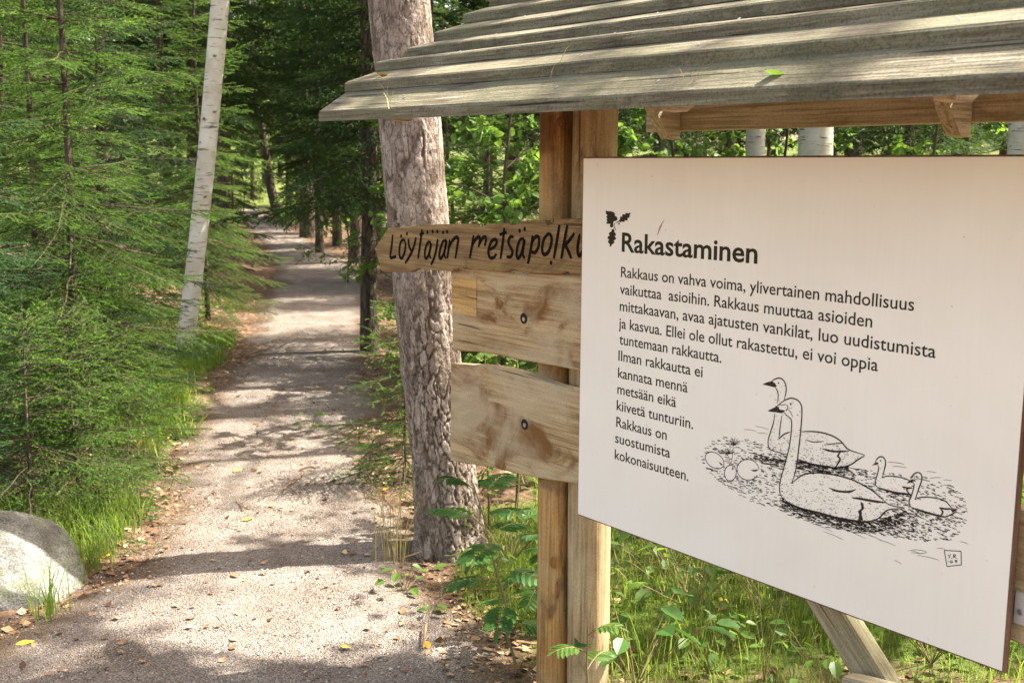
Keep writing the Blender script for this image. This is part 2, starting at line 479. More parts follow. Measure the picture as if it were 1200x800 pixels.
# forest floor: brown litter, humus and moss (attribute 'moss' says where moss and grass grow)
m, n, l = M('forest_floor'); MAT['floor'] = m
v, raw = mapped(n, l, (1, 1, 1))
q = noise(n, l, raw, 9, 7, .7, .4); r = ramp(n, [(.28, (.045, .03, .02)), (.5, (.13, .085, .055)), (.68, (.24, .165, .11))]); l.new(q, r.inputs[0])
vo = nd(n, 'ShaderNodeTexVoronoi', feature='F1'); vo.inputs['Scale'].default_value = 55; l.new(raw, vo.inputs['Vector'])
r2 = ramp(n, [(0., (.5, .45, .4)), (1., (1.25, 1.15, 1.05))]); l.new(vo.outputs['Color'], r2.inputs[0])
c = mix(n, l, .7, r.outputs[0], r2.outputs[0], 'MULTIPLY')
a = n.new('ShaderNodeAttribute'); a.attribute_name = 'moss'
q3 = noise(n, l, raw, 5, 6, .65, .5)
ad = n.new('ShaderNodeMath'); ad.operation = 'ADD'; l.new(a.outputs['Fac'], ad.inputs[0]); l.new(q3, ad.inputs[1])
r3 = ramp(n, [(.72, (0, 0, 0)), (.95, (1, 1, 1))]); l.new(ad.outputs[0], r3.inputs[0])
q4 = noise(n, l, raw, 38, 5, .7); r4 = ramp(n, [(.3, (.03, .05, .012)), (.7, (.12, .15, .03))]); l.new(q4, r4.inputs[0])
c = mix(n, l, r3.outputs[0], c, r4.outputs[0])
finish(n, l, c, rough=.95, bump=q4, bstr=.8, bdist=.03, spec=.1)

# crushed stone path
m, n, l = M('pinkish_crushed_stone'); MAT['path'] = m
v, raw = mapped(n, l, (1, 1, 1))
vo = nd(n, 'ShaderNodeTexVoronoi', feature='F1'); vo.inputs['Scale'].default_value = 210; l.new(raw, vo.inputs['Vector'])
r = ramp(n, [(0., (.11, .092, .078)), (.35, (.21, .183, .157)), (.7, (.275, .24, .207)), (1., (.39, .345, .305))])
sep = n.new('ShaderNodeSeparateColor'); l.new(vo.outputs['Color'], sep.inputs[0]); l.new(sep.outputs[0], r.inputs[0])
q = noise(n, l, raw, 2.6, 5, .65, .3); r2 = ramp(n, [(.3, (.62, .56, .52)), (.65, (1.03, 1, .98))]); l.new(q, r2.inputs[0])
c = mix(n, l, 1., r.outputs[0], r2.outputs[0], 'MULTIPLY')
q5 = noise(n, l, raw, 16, 5, .7); r5 = ramp(n, [(.58, (0, 0, 0)), (.72, (.55, .55, .55))]); l.new(q5, r5.inputs[0])
c = mix(n, l, r5.outputs[0], c, (.15, .105, .072))
ea = n.new('ShaderNodeAttribute'); ea.attribute_name = 'edge'
q7 = noise(n, l, raw, 4.5, 6, .7, .5); ed = n.new('ShaderNodeMath'); ed.operation = 'ADD'; l.new(ea.outputs['Fac'], ed.inputs[0]); l.new(q7, ed.inputs[1])
r7 = ramp(n, [(.62, (0, 0, 0)), (1.0, (.9, .9, .9))]); l.new(ed.outputs[0], r7.inputs[0])
q8 = noise(n, l, raw, 85, 4, .7); r8 = ramp(n, [(.3, (.05, .032, .02)), (.55, (.14, .095, .06)), (.72, (.27, .2, .14))]); l.new(q8, r8.inputs[0])
c = mix(n, l, r7.outputs[0], c, r8.outputs[0])
q6 = noise(n, l, raw, 60, 4, .7)
h = n.new('ShaderNodeMath'); h.operation = 'ADD'; l.new(q6, h.inputs[0]); l.new(vo.outputs['Distance'], h.inputs[1])
finish(n, l, c, rough=.95, bump=h.outputs[0], bstr=.8, bdist=.012, spec=.12)

m, n, l = M('gravel_stones'); MAT['gravel'] = m
a = n.new('ShaderNodeAttribute'); a.attribute_name = 'tint'
r = ramp(n, [(0., (.10, .078, .066)), (.4, (.205, .163, .138)), (.75, (.28, .226, .194)), (1., (.42, .36, .32))]); l.new(a.outputs['Fac'], r.inputs[0])
finish(n, l, r.outputs[0], rough=.9, spec=.15)
m, n, l = M('dead_leaf_litter'); MAT['litter'] = m
a = n.new('ShaderNodeAttribute'); a.attribute_name = 'tint'
r = ramp(n, [(0., (.06, .035, .02)), (.45, (.19, .11, .06)), (.8, (.34, .22, .12)), (1., (.5, .36, .2))]); l.new(a.outputs['Fac'], r.inputs[0])
finish(n, l, r.outputs[0], rough=.85, spec=.15, translucent=(.2, .1, .04), tr=.15)
MAT['yellow_leaf'] = simple('yellow_leaf', (.62, .42, .05), .5)
MAT['orange_leaf'] = simple('orange_leaf', (.65, .30, .03), .5)
MAT['brown_leaf'] = simple('brown_leaf', (.22, .10, .045), .7)
MAT['petal'] = simple('pale_petals', (.72, .70, .60), .7)
MAT['yellow_petal'] = simple('yellow_petals', (.75, .60, .06), .6)

# ------------------------------------------------------------------ the ground, the path, the litter on them
PATHPX = [(960, -190, 720), (880, -120, 660), (800, -60, 600), (740, 10, 556), (700, 88, 520), (660, 150, 500), (600, 190, 472), (540, 195, 452), (480, 225, 440), (440, 262, 436),
          (400, 285, 440), (360, 300, 445), (330, 318, 445), (310, 318, 430), (290, 306, 385), (270, 290, 345), (255, 280, 322), (247, 277, 312)]
_pl = []
for y_, l_, r_ in PATHPX:
    a_, b_ = [ray(q, y_) * (-EYE / ray(q, y_)[2]) for q in (l_, r_)]
    _pl.append(((a_[1] + b_[1]) / 2, a_[0], b_[0]))
_pl = np.array(_pl)
PY, PL, PR = _pl[:, 0], _pl[:, 1], _pl[:, 2]


def path_edges(y):
    return np.interp(y, PY, PL), np.interp(y, PY, PR)


def gz(x, y):
    x = np.asarray(x, float); y = np.asarray(y, float)
    L, R = path_edges(np.clip(y, PY[0], PY[-1]))
    dl = np.maximum(L - x, 0); dr = np.maximum(x - R, 0); d = np.maximum(dl, dr)
    z = .030 * smooth(0, .5, d) + (fbm(x * .9, y * .9, 4, 3) - .5) * .16 * smooth(.05, 1.2, d)
    z = z + .55 * smooth(.1, 2.6, dl) * smooth(8, 14, y) + .22 * smooth(.2, 2.5, dr) * smooth(5.5, 9, y)
    z = z + (fbm(x * 7, y * 7, 3, 9) - .5) * .025 * smooth(0, .3, d)
    z = z + 3.2 * smooth(38, 95, y) + 2.2 * smooth(12, 45, np.abs(x))
    return z + (fbm(x * .5, y * .5, 2, 31) - .5) * .05 * smooth(3, 6, y)


def grid_axis(parts):
    return np.unique(np.concatenate([np.arange(a, b, s) for a, b, s in parts]))


xs = grid_axis([(-220, -40, 12), (-40, -12, 1.2), (-12, -5, .22), (-5, 4.5, .05), (4.5, 12, .25), (12, 40, 1.2), (40, 221, 12)])
ys = grid_axis([(-120, -10, 10), (-10, 1, .8), (1, 8, .05), (8, 16, .12), (16, 45, .5), (45, 120, 2.5), (120, 281, 16)])
X, Y = np.meshgrid(xs, ys)
Z = gz(X, Y)
nx, ny = len(xs), len(ys)
i = (np.arange(ny - 1)[:, None] * nx + np.arange(nx - 1)[None]).ravel()
moss = .10 * np.ones_like(X)
moss += .55 * smooth(.1, .6, X - (-.25)) * smooth(3.1, 3.8, Y) * (1 - smooth(7.5, 12, Y))
moss += .40 * np.exp(-(((X + 2.2) / .5) ** 2 + ((Y - 7.0) / 1.4) ** 2)) + .35 * smooth(30, 45, Y)
build('forest_floor', np.stack([X, Y, Z], -1).reshape(-1, 3), [np.stack([i, i + 1, i + nx + 1, i + nx], 1)], MAT['floor'], attrs={'moss': moss.ravel()})['kind'] = 'structure'

# path sheet with ragged edges
yy = np.concatenate([np.arange(PY[0], 8, .03), np.arange(8, 16, .07), np.arange(16, PY[-1], .25)])
L, R = path_edges(yy)
rag = lambda s, side: (fbm(s * 1.6 + side * 9, s * 0 + side, 3, 5) - .5) * .36 + (fbm(s * 5, s * 0 + side * 3, 3, 8) - .5) * .10
L = L + rag(yy, 1); R = R + rag(yy, 2)
nc = 61
tt = np.linspace(0, 1, nc)
PX = L[:, None] + (R - L)[:, None] * tt[None]; PYY = np.repeat(yy[:, None], nc, 1)
edge = np.minimum(tt, 1 - tt)[None] * (R - L)[:, None]
PZ = gz(PX, PYY) + .004 + .012 * smooth(0, .25, edge) + (fbm(PX * 14, PYY * 14, 3, 21) - .5) * .014
PZ -= .02 * (1 - smooth(0, .06, edge))
i = (np.arange(len(yy) - 1)[:, None] * nc + np.arange(nc - 1)[None]).ravel()
build('path', np.stack([PX, PYY, PZ], -1).reshape(-1, 3), [np.stack([i, i + 1, i + nc + 1, i + nc], 1)], MAT['path'], attrs={'edge': (.62 * (1 - smooth(0, .32, edge)) + .16 * smooth(8, 16, PYY)).ravel()})['kind'] = 'structure'


def pz(x, y):
    """top of path or floor"""
    L, R = path_edges(np.clip(y, PY[0], PY[-1]))
    e = np.minimum(x - L, R - x)
    return gz(x, y) + np.where(e > 0, .004 + .012 * smooth(0, .25, e), 0)


def scatter_on_path(n, y0, y1, pw=1.6, edge=0.):
    u = rng.random(n) ** pw; y = y0 + (y1 - y0) * u
    L, R = path_edges(y); t = rng.random(n)
    if edge: t = np.where(rng.random(n) < edge, rng.beta(.35, .35, n), t)
    return L + (R - L) * (t * 1.1 - .05), y


OCT_V = np.array([[1, 0, 0], [-1, 0, 0], [0, 1, 0], [0, -1, 0], [0, 0, 1], [0, 0, -1.]])
OCT_F = np.array([[0, 2, 4], [2, 1, 4], [1, 3, 4], [3, 0, 4], [2, 0, 5], [1, 2, 5], [3, 1, 5], [0, 3, 5]])
n_ = 26000
gx, gy = scatter_on_path(n_, 3.0, 9.5, 1.5, .25)
gs = .0016 + .0042 * rng.random(n_) ** 3 + (rng.random(n_) < .012) * .008 * rng.random(n_)
V = OCT_V[None] * (gs[:, None] * (.6 + .7 * rng.random((n_, 3))))[:, None, :] * (1 + .35 * (rng.random((n_, 6, 1)) - .5))
a = rng.random(n_) * 6.28; ca, sa = np.cos(a)[:, None], np.sin(a)[:, None]
V = np.stack([V[..., 0] * ca - V[..., 1] * sa, V[..., 0] * sa + V[..., 1] * ca, V[..., 2] * .8], -1)
V += np.stack([gx, gy, pz(gx, gy) + gs * .25], -1)[:, None]
F = (OCT_F[None] + (np.arange(n_) * 6)[:, None, None]).reshape(-1, 3)
tag(build('gravel', V.reshape(-1, 3), [F], MAT['gravel'], smooth_=False, attrs={'tint': np.repeat(rng.random(n_), 6)}),
    'loose crushed stone scattered on the pinkish path', 'gravel', kind='stuff')


def flakes(x, y, z, size, seed):
    """curled leaf scraps: 4 points, 2 faces"""
    g = np.random.default_rng(seed); n = len(x)
    a = g.random(n) * 6.28; w = size * (.3 + .35 * g.random(n)); t = (g.random((n, 2)) - .5) * .9
    u = np.stack([np.cos(a), np.sin(a), t[:, 0]], 1); v = np.stack([-np.sin(a), np.cos(a), t[:, 1]], 1)
    c = np.stack([x, y, z], 1)
    P = np.stack([c - u * size[:, None] * .5, c + v * w[:, None] + [0, 0, .004], c + u * size[:, None] * .5, c - v * w[:, None] + [0, 0, .005]], 1)
    P[..., 2] = np.maximum(P[..., 2], (z - .002)[:, None])
    k = np.arange(n)[:, None] * 4
    return P.reshape(-1, 3), np.concatenate([k + [0, 1, 2], k + [0, 2, 3]])


g = np.random.default_rng(3)
n1 = 15000
lx = -7 + 10.5 * g.random(n1); ly = 3.2 + 14 * g.random(n1) ** 1.5
L, R = path_edges(ly); off = np.minimum(lx - L, R - lx)
keep = (off < .08) & ~((lx > 0) & (ly < 8) & (g.random(n1) < .75)); lx, ly = lx[keep], ly[keep]
px_, py_ = scatter_on_path(1700, 3.1, 12, 1.3, .9)
ex = np.concatenate([lx, px_, -.25 + .5 * g.random(500)]); ey = np.concatenate([ly, py_, 3.45 + 1.0 * g.random(500)])
sz = .012 + .036 * g.random(len(ex)) ** 1.5
sz = np.where(np.arange(len(ex)) >= len(lx), sz * .75, sz)
V, F = flakes(ex, ey, pz(ex, ey) + .006, sz, 4)
litter_v, litter_t = [V], [np.repeat(g.random(len(ex)), 4)]
litter_f = [F]
# dead sticks among it
mb = MB(); mb.add(V, F, litter_t[0])
for k in range(170):
    x0 = -5 + 6.5 * g.random(); y0 = 3.6 + 8 * g.random() ** 1.4
    L0, R0 = path_edges(y0)
    if L0 + .15 < x0 < R0 - .15 and g.random() < .85: continue
    a0 = g.random() * 6.28; ln = .06 + .3 * g.random() ** 2; q = np.linspace(-.5, .5, 4)
    P = np.stack([x0 + np.cos(a0) * ln * q, y0 + np.sin(a0) * ln * q + (g.random(4) - .5) * .02, 0 * q], 1)
    P[:, 2] = pz(P[:, 0], P[:, 1]) + .008 + .02 * g.random(4)
    V, F = tube(P, .0025 + .003 * g.random(), 4); mb.add(V, F, .3 + .6 * g.random())
tag(mb.build('leaf_litter', MAT['litter'], None, False, 'tint'), 'brown dead leaves and twigs strewn over the forest floor', 'leaf litter', kind='stuff')

# ------------------------------------------------------------------ the roofed notice stand
KZ = math.atan2(KD[1], KD[0])
kiosk = thing('notice_stand', 'roofed wooden notice stand of weathered planks beside the path', 'notice stand', tuple(KO), KZ)
gk = np.random.default_rng(11)


def log_post(x, y, r, z0, z1, mat, name, seed):
    """squared round log with rounded corners, slow twists and drying checks"""
    n, m = 40, 70
    th = np.arange(n) * 2 * np.pi / n; zz = np.linspace(z0, z1, m)
    T, ZZ = np.meshgrid(th, zz)
    p = 3.2; base = (np.abs(np.cos(T)) ** p + np.abs(np.sin(T)) ** p) ** (-1 / p)
    rr = r * (base * .55 + .45) * (1 + .05 * (fbm(np.cos(T) * 1.5 + 5 + seed, np.sin(T) * 1.5 + ZZ * 1.1, 3, seed) - .5))
    rr = rr + .0025 * (vnoise(T * 9, ZZ * 1.5, seed + 3) - .5)
    Vx = x + rr * np.cos(T + .4) + .006 * np.sin(ZZ * 2 + seed); Vy = y + rr * np.sin(T + .4)
    V = np.stack([Vx, Vy, ZZ], -1).reshape(-1, 3)
    i = np.arange(m - 1)[:, None] * n; j = np.arange(n)[None]; k = (j + 1) % n
    F = np.stack([i + j, i + k, i + n + k, i + n + j], -1).reshape(-1, 4)
    top = len(V); V = np.concatenate([V, [[x, y, z1]]])
    cap = np.stack([(m - 1) * n + np.arange(n), (m - 1) * n + (np.arange(n) + 1) % n, np.full(n, top)], 1)
    return build(name, V, [F, cap], mat, kiosk)


# where the two logs of the near post stand, from where their edges are seen
def log_centre(pxl, pxr, py, yl):
    a = on_board(pxl, py, yl)[0]; b = on_board(pxr, py, yl)[0]
    return (a + b) / 2


PA = (log_centre(629, 668, 640, .125) , .125)
PB = (log_centre(665, 717, 640, .175), .175)
p1 = log_post(PA[0], PA[1], .049, -.25, 1.93, MAT['post'], 'post', 1)
p2 = log_post(PB[0], PB[1], .061, -.25, 1.93, MAT['post_grey'], 'post', 2)
p1['label'] = 'yellowish front log of the post'; p2['label'] = 'greyer rear log of the post'
p3 = log_post(1.50, .13, .055, -.25, 1.93, MAT['post'], 'post', 3)
p4 = log_post(1.60, .20, .06, -.25, 1.93, MAT['post_grey'], 'post', 4)

# oval knots on the post faces
def knot(px, py, yl, w, h, par):
    x, z = on_board(px, py, yl)
    th = np.arange(14) * 2 * np.pi / 14
    ring = [np.stack([x + w * s * np.cos(th), yl - d + 0 * th, z + h * s * np.sin(th)], 1) for s, d in ((1, -.004), (.8, .003), (.35, .001))]
    V = np.concatenate(ring + [[[x, yl - .0005, z]]])
    F = []
    for r0 in (0, 14):
        i = np.arange(14); F.append(np.stack([r0 + i, r0 + (i + 1) % 14, r0 + 14 + (i + 1) % 14, r0 + 14 + i], 1))
    i = np.arange(14)
    return build('knot', V, [np.concatenate(F), np.stack([28 + i, 28 + (i + 1) % 14, np.full(14, 42)], 1)], MAT['knot'], par)


knot(648, 659, PA[1] - .049, .013, .02, p1)
knot(655, 143, PA[1] - .049, .011, .014, p1)
knot(653, 690, PA[1] - .049, .008, .03, p1)


def plank(name, top, bot, y0, y1, mat, zref=0., wob=.003, label=None, par=kiosk):
    """a live-edged plank from its top and bottom edges [(x,z)...] left to right"""
    def fine(e, sd):
        e = np.array(e); x = np.linspace(e[0, 0], e[-1, 0], 60); z = np.interp(x, e[:, 0], e[:, 1])
        k = np.ones(5) / 5; zp = np.convolve(np.pad(z, 2, mode='edge'), k, 'valid')
        return np.stack([x, zp + (fbm(x * 9, x * 0 + sd, 3, int(sd)) - .5) * wob * 2], 1)
    t = fine(top, gk.integers(1, 99)); b = fine(bot, gk.integers(1, 99))
    V, F = prism(np.concatenate([b, t[::-1]]), y0, y1, .004)
    o = build(name, V, F, mat, par, False)
    if label: o['label'] = label
    return o


PLY = .042
B = lambda px, py, y=PLY: on_board(px, py, y)
xr = 1.72
pt = [B(528, 316), B(560, 315), B(600, 319), B(640, 321), B(680, 322)]; pb = [B(530, 411), B(560, 413), B(600, 419), B(640, 427), B(678, 435)]
pt += [(.5, 1.3), (xr, 1.31)]; pb += [(.5, 1.08), (xr, 1.07)]
plank('plank', pt, pb, PLY, PLY + .042, MAT['plank'], label='upper broad plank with a paler patch at its end')
pt = [B(528, 427), B(560, 427), B(590, 430), B(615, 438), B(645, 450), B(677, 458)]; pb = [B(527, 540), B(560, 545), B(600, 553), B(640, 562), B(675, 567)]
pt += [(.5, 1.0), (xr, 1.0)]; pb += [(.4, .745), (xr, .725)]
plank('plank', pt, pb, PLY, PLY + .042, MAT['plank'], label='lower broad plank with a wavy upper edge')
# bolts in the planks, each hole's shade a dark disc on the face
for px, py in ((614, 373), (615, 497)):
    x, z = B(px, py)
    th = np.arange(20) * 2 * np.pi / 20
    R = lambda s, y: np.stack([x + s * np.cos(th), y + 0 * th, z + s * np.sin(th)], 1)
    V = np.concatenate([R(.0165, PLY - .0012), R(.0145, PLY - .0018), R(.012, PLY - .0006), [[x, PLY - .0006, z]]])
    i = np.arange(20); F = [np.concatenate([np.stack([r0 + i, r0 + (i + 1) % 20, r0 + 20 + (i + 1) % 20, r0 + 20 + i], 1) for r0 in (0, 20)]), np.stack([40 + i, 40 + (i + 1) % 20, np.full(20, 60)], 1)]
    h = build('bolt_hole_disc', V, F, MAT['hole'], kiosk)
    mb = MB(); th = np.arange(6) * np.pi / 3 + .3
    V, F = prism(list(zip(x + .002 + .0075 * np.cos(th), z - .002 + .0075 * np.sin(th))), PLY - .004, PLY + .004, .001); mb.add(V, F)
    mb.build('bolt', MAT['metal'], h, False)
# paler patch where a label came off, with its nails
x0, z0 = B(531, 364); x1, z1 = B(559, 328)
V, F = prism([(x0, z0), (x1, z0 - .006), (x1, z1 + .004), (x0, z1)], PLY - .0025, PLY + .001, 0)
pa = build('pale_patch', V, F, MAT['patch'], kiosk, False)
for px, py in ((532, 360), (557, 362), (533, 326)):
    x, z = B(px, py); V, F = prism([(x + .0035 * math.cos(k * 1.05), z + .0035 * math.sin(k * 1.05)) for k in range(6)], PLY - .005, PLY, .001)
    build('nail', V, F, MAT['metal'], pa, False)
# small steel bracket at the far right end of the planks
x0, z0 = B(1189, 728); x1, z1 = B(1226, 702)
V, F = prism([(x0, z0), (x1, z0), (x1, z1), (x0, z1)], PLY - .006, PLY, .001)
br = build('bracket', V, F, MAT['pale_metal'], kiosk, False)
x, z = B(1198, 716); V, F = prism([(x + .006 * math.cos(k * .7), z + .006 * math.sin(k * .7)) for k in range(9)], PLY - .010, PLY - .006, .001)
build('screw', V, F, MAT['metal'], br, False)

# roof: lapped boards on both slopes over rafters
RX0, RX1 = -.702, 1.86
bt = [(-.42, 1.782), (-.33, 1.869), (-.221, 1.935), (-.108, 1.985), (-.011, 2.04), (.102, 2.103), (.205, 2.165)]
RIDGE_Y, RIDGE_Z = .30, 2.21
SAG = -.0095


def roof_board(y0, z0, y1, z1, x0, x1, th, name, seed):
    """board with its lower front bottom edge at (y0,z0), rising to (y1,z1)"""
    nseg = 26; xx = np.linspace(x0, x1, nseg)
    a = math.atan2(z1 - z0, y1 - y0); ln = math.hypot(y1 - y0, z1 - z0)
    sec = [(0, 0), (ln, 0), (ln, th), (.004, th), (0, th - .004), (0, .003)]
    s = 1 if y1 > y0 else -1
    V = []
    for x in xx:
        w = (vnoise(np.array([x * 2.2]), np.array([seed * 1.]), seed)[0] - .5) * .0035 + SAG * (x - x0)
        e = (vnoise(np.array([x * 9.]), np.array([seed * 2.]), seed)[0] - .5) * .004
        for u, v in sec:
            # along the slope, and upright (the boards' lower edges are cut upright)
            V.append((x, y0 + u * math.cos(a) + e * (u < .01), z0 + u * math.sin(a) + v + w))
    V = np.array(V); k = len(sec); i = np.arange(nseg - 1)[:, None] * k; j = np.arange(k)[None]; q = (j + 1) % k
    F = np.stack([i + j, i + q, i + k + q, i + k + j], -1).reshape(-1, 4)
    c = np.array([list(range(k))[::-1], [(nseg - 1) * k + t for t in range(k)]])
    return build(name, V, [F, c], MAT['roof'], kiosk, False)


def disc_up(x, y, z, r_):
    th = np.arange(8) * np.pi / 4
    V = np.concatenate([np.stack([x + r_ * np.cos(th), y + r_ * np.sin(th), np.full(8, z) + .7 * r_ * np.sin(th)], 1), [[x, y, z + .001]]])
    i = np.arange(8); return V, np.stack([i, (i + 1) % 8, np.full(8, 8)], 1)


for q, (y0, z0) in enumerate(bt):
    y1, z1 = bt[q + 1] if q + 1 < len(bt) else (RIDGE_Y, RIDGE_Z + .01)
    # the visible part runs up to the next board, the board itself goes a little on under it
    f = 1.25 if q + 1 < len(bt) else 1.0
    zt = z1 - .005
    roof_board(y0, z0, y0 + (y1 - y0) * f, z0 + (zt - .028 - z0 + .004) * f, RX0 + gk.normal() * .004, RX1, .028, 'roof_board', 40 + q)
for q, (y0, z0) in enumerate(bt):
    if q < 4: continue  # lower rear boards left out so their shadow stays off the path
    y1, z1 = bt[q + 1] if q + 1 < len(bt) else (RIDGE_Y, RIDGE_Z + .01)
    m2 = lambda y: 2 * RIDGE_Y - y
    roof_board(m2(y0), z0, m2(y0 + (y1 - y0) * 1.25), z0 + (z1 - .033 - z0 + .004) * 1.25, RX0, RX1, .028, 'roof_board', 60 + q)
V, F = box(RX0 - .01, RX1 + .01, RIDGE_Y - .06, RIDGE_Y + .06, RIDGE_Z + .012, RIDGE_Z + .04); build('ridge_cap', V, F, MAT['roof'], kiosk, False)

# nail heads over the rafters
for q, (y0, z0) in enumerate(bt[:-1]):
    for xn in (-.33, .32, .66, 1.28):
        y1, z1 = bt[q + 1]; t = .42 + .1 * gk.random(); x = xn + gk.normal() * .02
        y = y0 + (y1 - y0) * t; z = z0 + .0285 + (z1 - .03 - z0) * t + SAG * (x - RX0)
        V, F = disc_up(x, y, z + .0025, .0042); build('nail', V, [F], MAT['metal'], kiosk, False)

WPZ = on_board(960, 149, .57)[1]
# rafters under the boards
def rafter(x, back):
    s = -1 if not back else 1
    y0 = RIDGE_Y; z0 = RIDGE_Z - .06; ye = RIDGE_Y + s * (.265 if back else .675); ze = WPZ + .11 if back else 1.79
    sec = [(y0, z0), (ye, ze), (ye, WPZ - .022), (ye - .045, WPZ - .018), (y0, z0 - .13)] if back else [(y0, z0), (ye, ze), (ye, ze - .010), (ye + .05, ze - .012), (ye + .13, ze + .04), (y0, z0 - .06)]
    V = np.array([(xx, y, z + SAG * (x - RX0)) for xx in (x - .02, x + .02) for y, z in sec])
    k = len(sec); i = np.arange(k); F = [np.stack([i, (i + 1) % k, k + (i + 1) % k, k + i], 1), np.array([list(range(k)), list(range(2 * k - 1, k - 1, -1))])]
    return build('rafter', V, F, MAT['rafter'], kiosk, False)


rx = [on_board(463, 143, -.36)[0], on_board(783, 130, -.36)[0]]
rx.append(rx[1] + .62)
for x in rx: rafter(x, False)
for px, py in ((790, 158), (1128, 146)): rafter(on_board(px, py, .56)[0], True)
# board standing in for the left-out rear roof underside, and the beam on the posts
V, F = box(-.34, RX1 - .05, .57, .605, WPZ, WPZ + .19); build('rear_underside_board', V + np.array([0, 0, 0]), F, MAT['soffit'], kiosk, False)
V, F = box(RX0 + .12, RX1 - .1, .24, .30, 1.90, 2.02); build('beam', V, F, MAT['soffit'], kiosk, False)

# leaning brace behind the panel, and its foot rail
def beam_between(A, Bq, w, t, name, mat, side=(0, 0, 1)):
    A = Vector(A); Bq = Vector(Bq); d = (Bq - A).normalized(); s = Vector(side); u = (s - d * s.dot(d)).normalized(); v = d.cross(u)
    V, F = box(-w / 2, w / 2, -t / 2, t / 2, 0, (Bq - A).length, .004)
    R = Matrix((u, v, d)).transposed()
    o = build(name, V, F, mat, None, False); o.matrix_world = Matrix.Translation(A) @ R.to_4x4()
    return o


a_ = on_board(962, 690, .20); b_ = on_board(1075, 872, .20)
bo = beam_between((a_[0], .20, a_[1]), (b_[0], .20, b_[1]), .095, .045, 'brace', MAT['brace'], (1, -.1, 0)); bo.parent = kiosk
a_ = on_board(1004, 800, .16); b_ = on_board(1180, 845, .16)
bo = beam_between((a_[0], .13, a_[1]), (b_[0], .13, b_[1]), .05, .06, 'foot_rail', MAT['brace'], (0, 1, 0)); bo.parent = kiosk

# ------------------------------------------------------------------ arrow board
arrow = thing('direction_sign', 'brown wooden arrow board with hand-painted lettering pointing left along the path', 'direction sign', tuple(KO), KZ)
AY0 = .016
A_ = lambda px, py: on_board(px, py, AY0)
top = [(439, 291), (454, 268), (480, 265), (510, 263), (553, 262), (557, 266), (566, 266), (570, 262), (595, 261), (598, 264), (606, 263), (609, 259), (638, 258), (641, 264), (647, 262), (651, 257), (700, 255)]
bot = [(700, 322), (668, 321), (664, 318), (655, 321), (620, 320), (600, 316), (592, 319), (545, 314), (532, 315), (530, 318), (498, 316), (490, 314), (480, 319), (462, 319), (447, 318)]
out = [A_(*p) for p in bot[::-1]] + [(.24, A_(700, 322)[1]), (.24, A_(700, 255)[1])] + [A_(*p) for p in top[::-1]]
V, F = prism(out, AY0, AY0 + .0245, .0025)
build('board', V, F, MAT['arrow'], arrow, False)
AF = AY0


def stroke(pts, w, y, taper=.55, closed=False, sub=4):
    """brush or pen stroke as a flat ribbon on the plane y; pts [(x,z)]; w half-width in metres"""
    P = np.asarray(pts, float)
    if len(P) > 2 and sub > 1:
        t = np.arange(len(P)); tn = np.linspace(0, len(P) - 1, (len(P) - 1) * sub + 1)
        m = np.gradient(P, axis=0); i = np.minimum(tn.astype(int), len(P) - 2); f = (tn - i)[:, None]
        h00 = 2 * f ** 3 - 3 * f ** 2 + 1; h10 = f ** 3 - 2 * f ** 2 + f; h01 = -2 * f ** 3 + 3 * f ** 2; h11 = f ** 3 - f ** 2
        P = h00 * P[i] + h10 * m[i] + h01 * P[i + 1] + h11 * m[i + 1]
    T = np.gradient(P, axis=0); T /= np.linalg.norm(T, axis=1)[:, None] + 1e-9
    N = np.stack([-T[:, 1], T[:, 0]], 1)
    s = np.linspace(0, 1, len(P)); ww = w * (taper + (1 - taper) * np.clip(np.sin(np.pi * np.clip(s, .02, .98)) * 1.6, 0, 1))
    a = P + N * ww[:, None]; b = P - N * ww[:, None]
    V = np.concatenate([np.stack([q[:, 0], np.full(len(q), y), q[:, 1]], 1) for q in (a, b)])
    n = len(P); i = np.arange(n - 1)
    return V, np.stack([i, i + n, i + n + 1, i + 1], 1)


def disc(x, z, rx, rz, y, n=8):
    th = np.arange(n) * 2 * np.pi / n
    V = np.concatenate([np.stack([x + rx * np.cos(th), np.full(n, y), z + rz * np.sin(th)], 1), [[x, y, z]]])
    i = np.arange(n)
    return V, np.stack([i, (i + 1) % n, np.full(n, n)], 1)


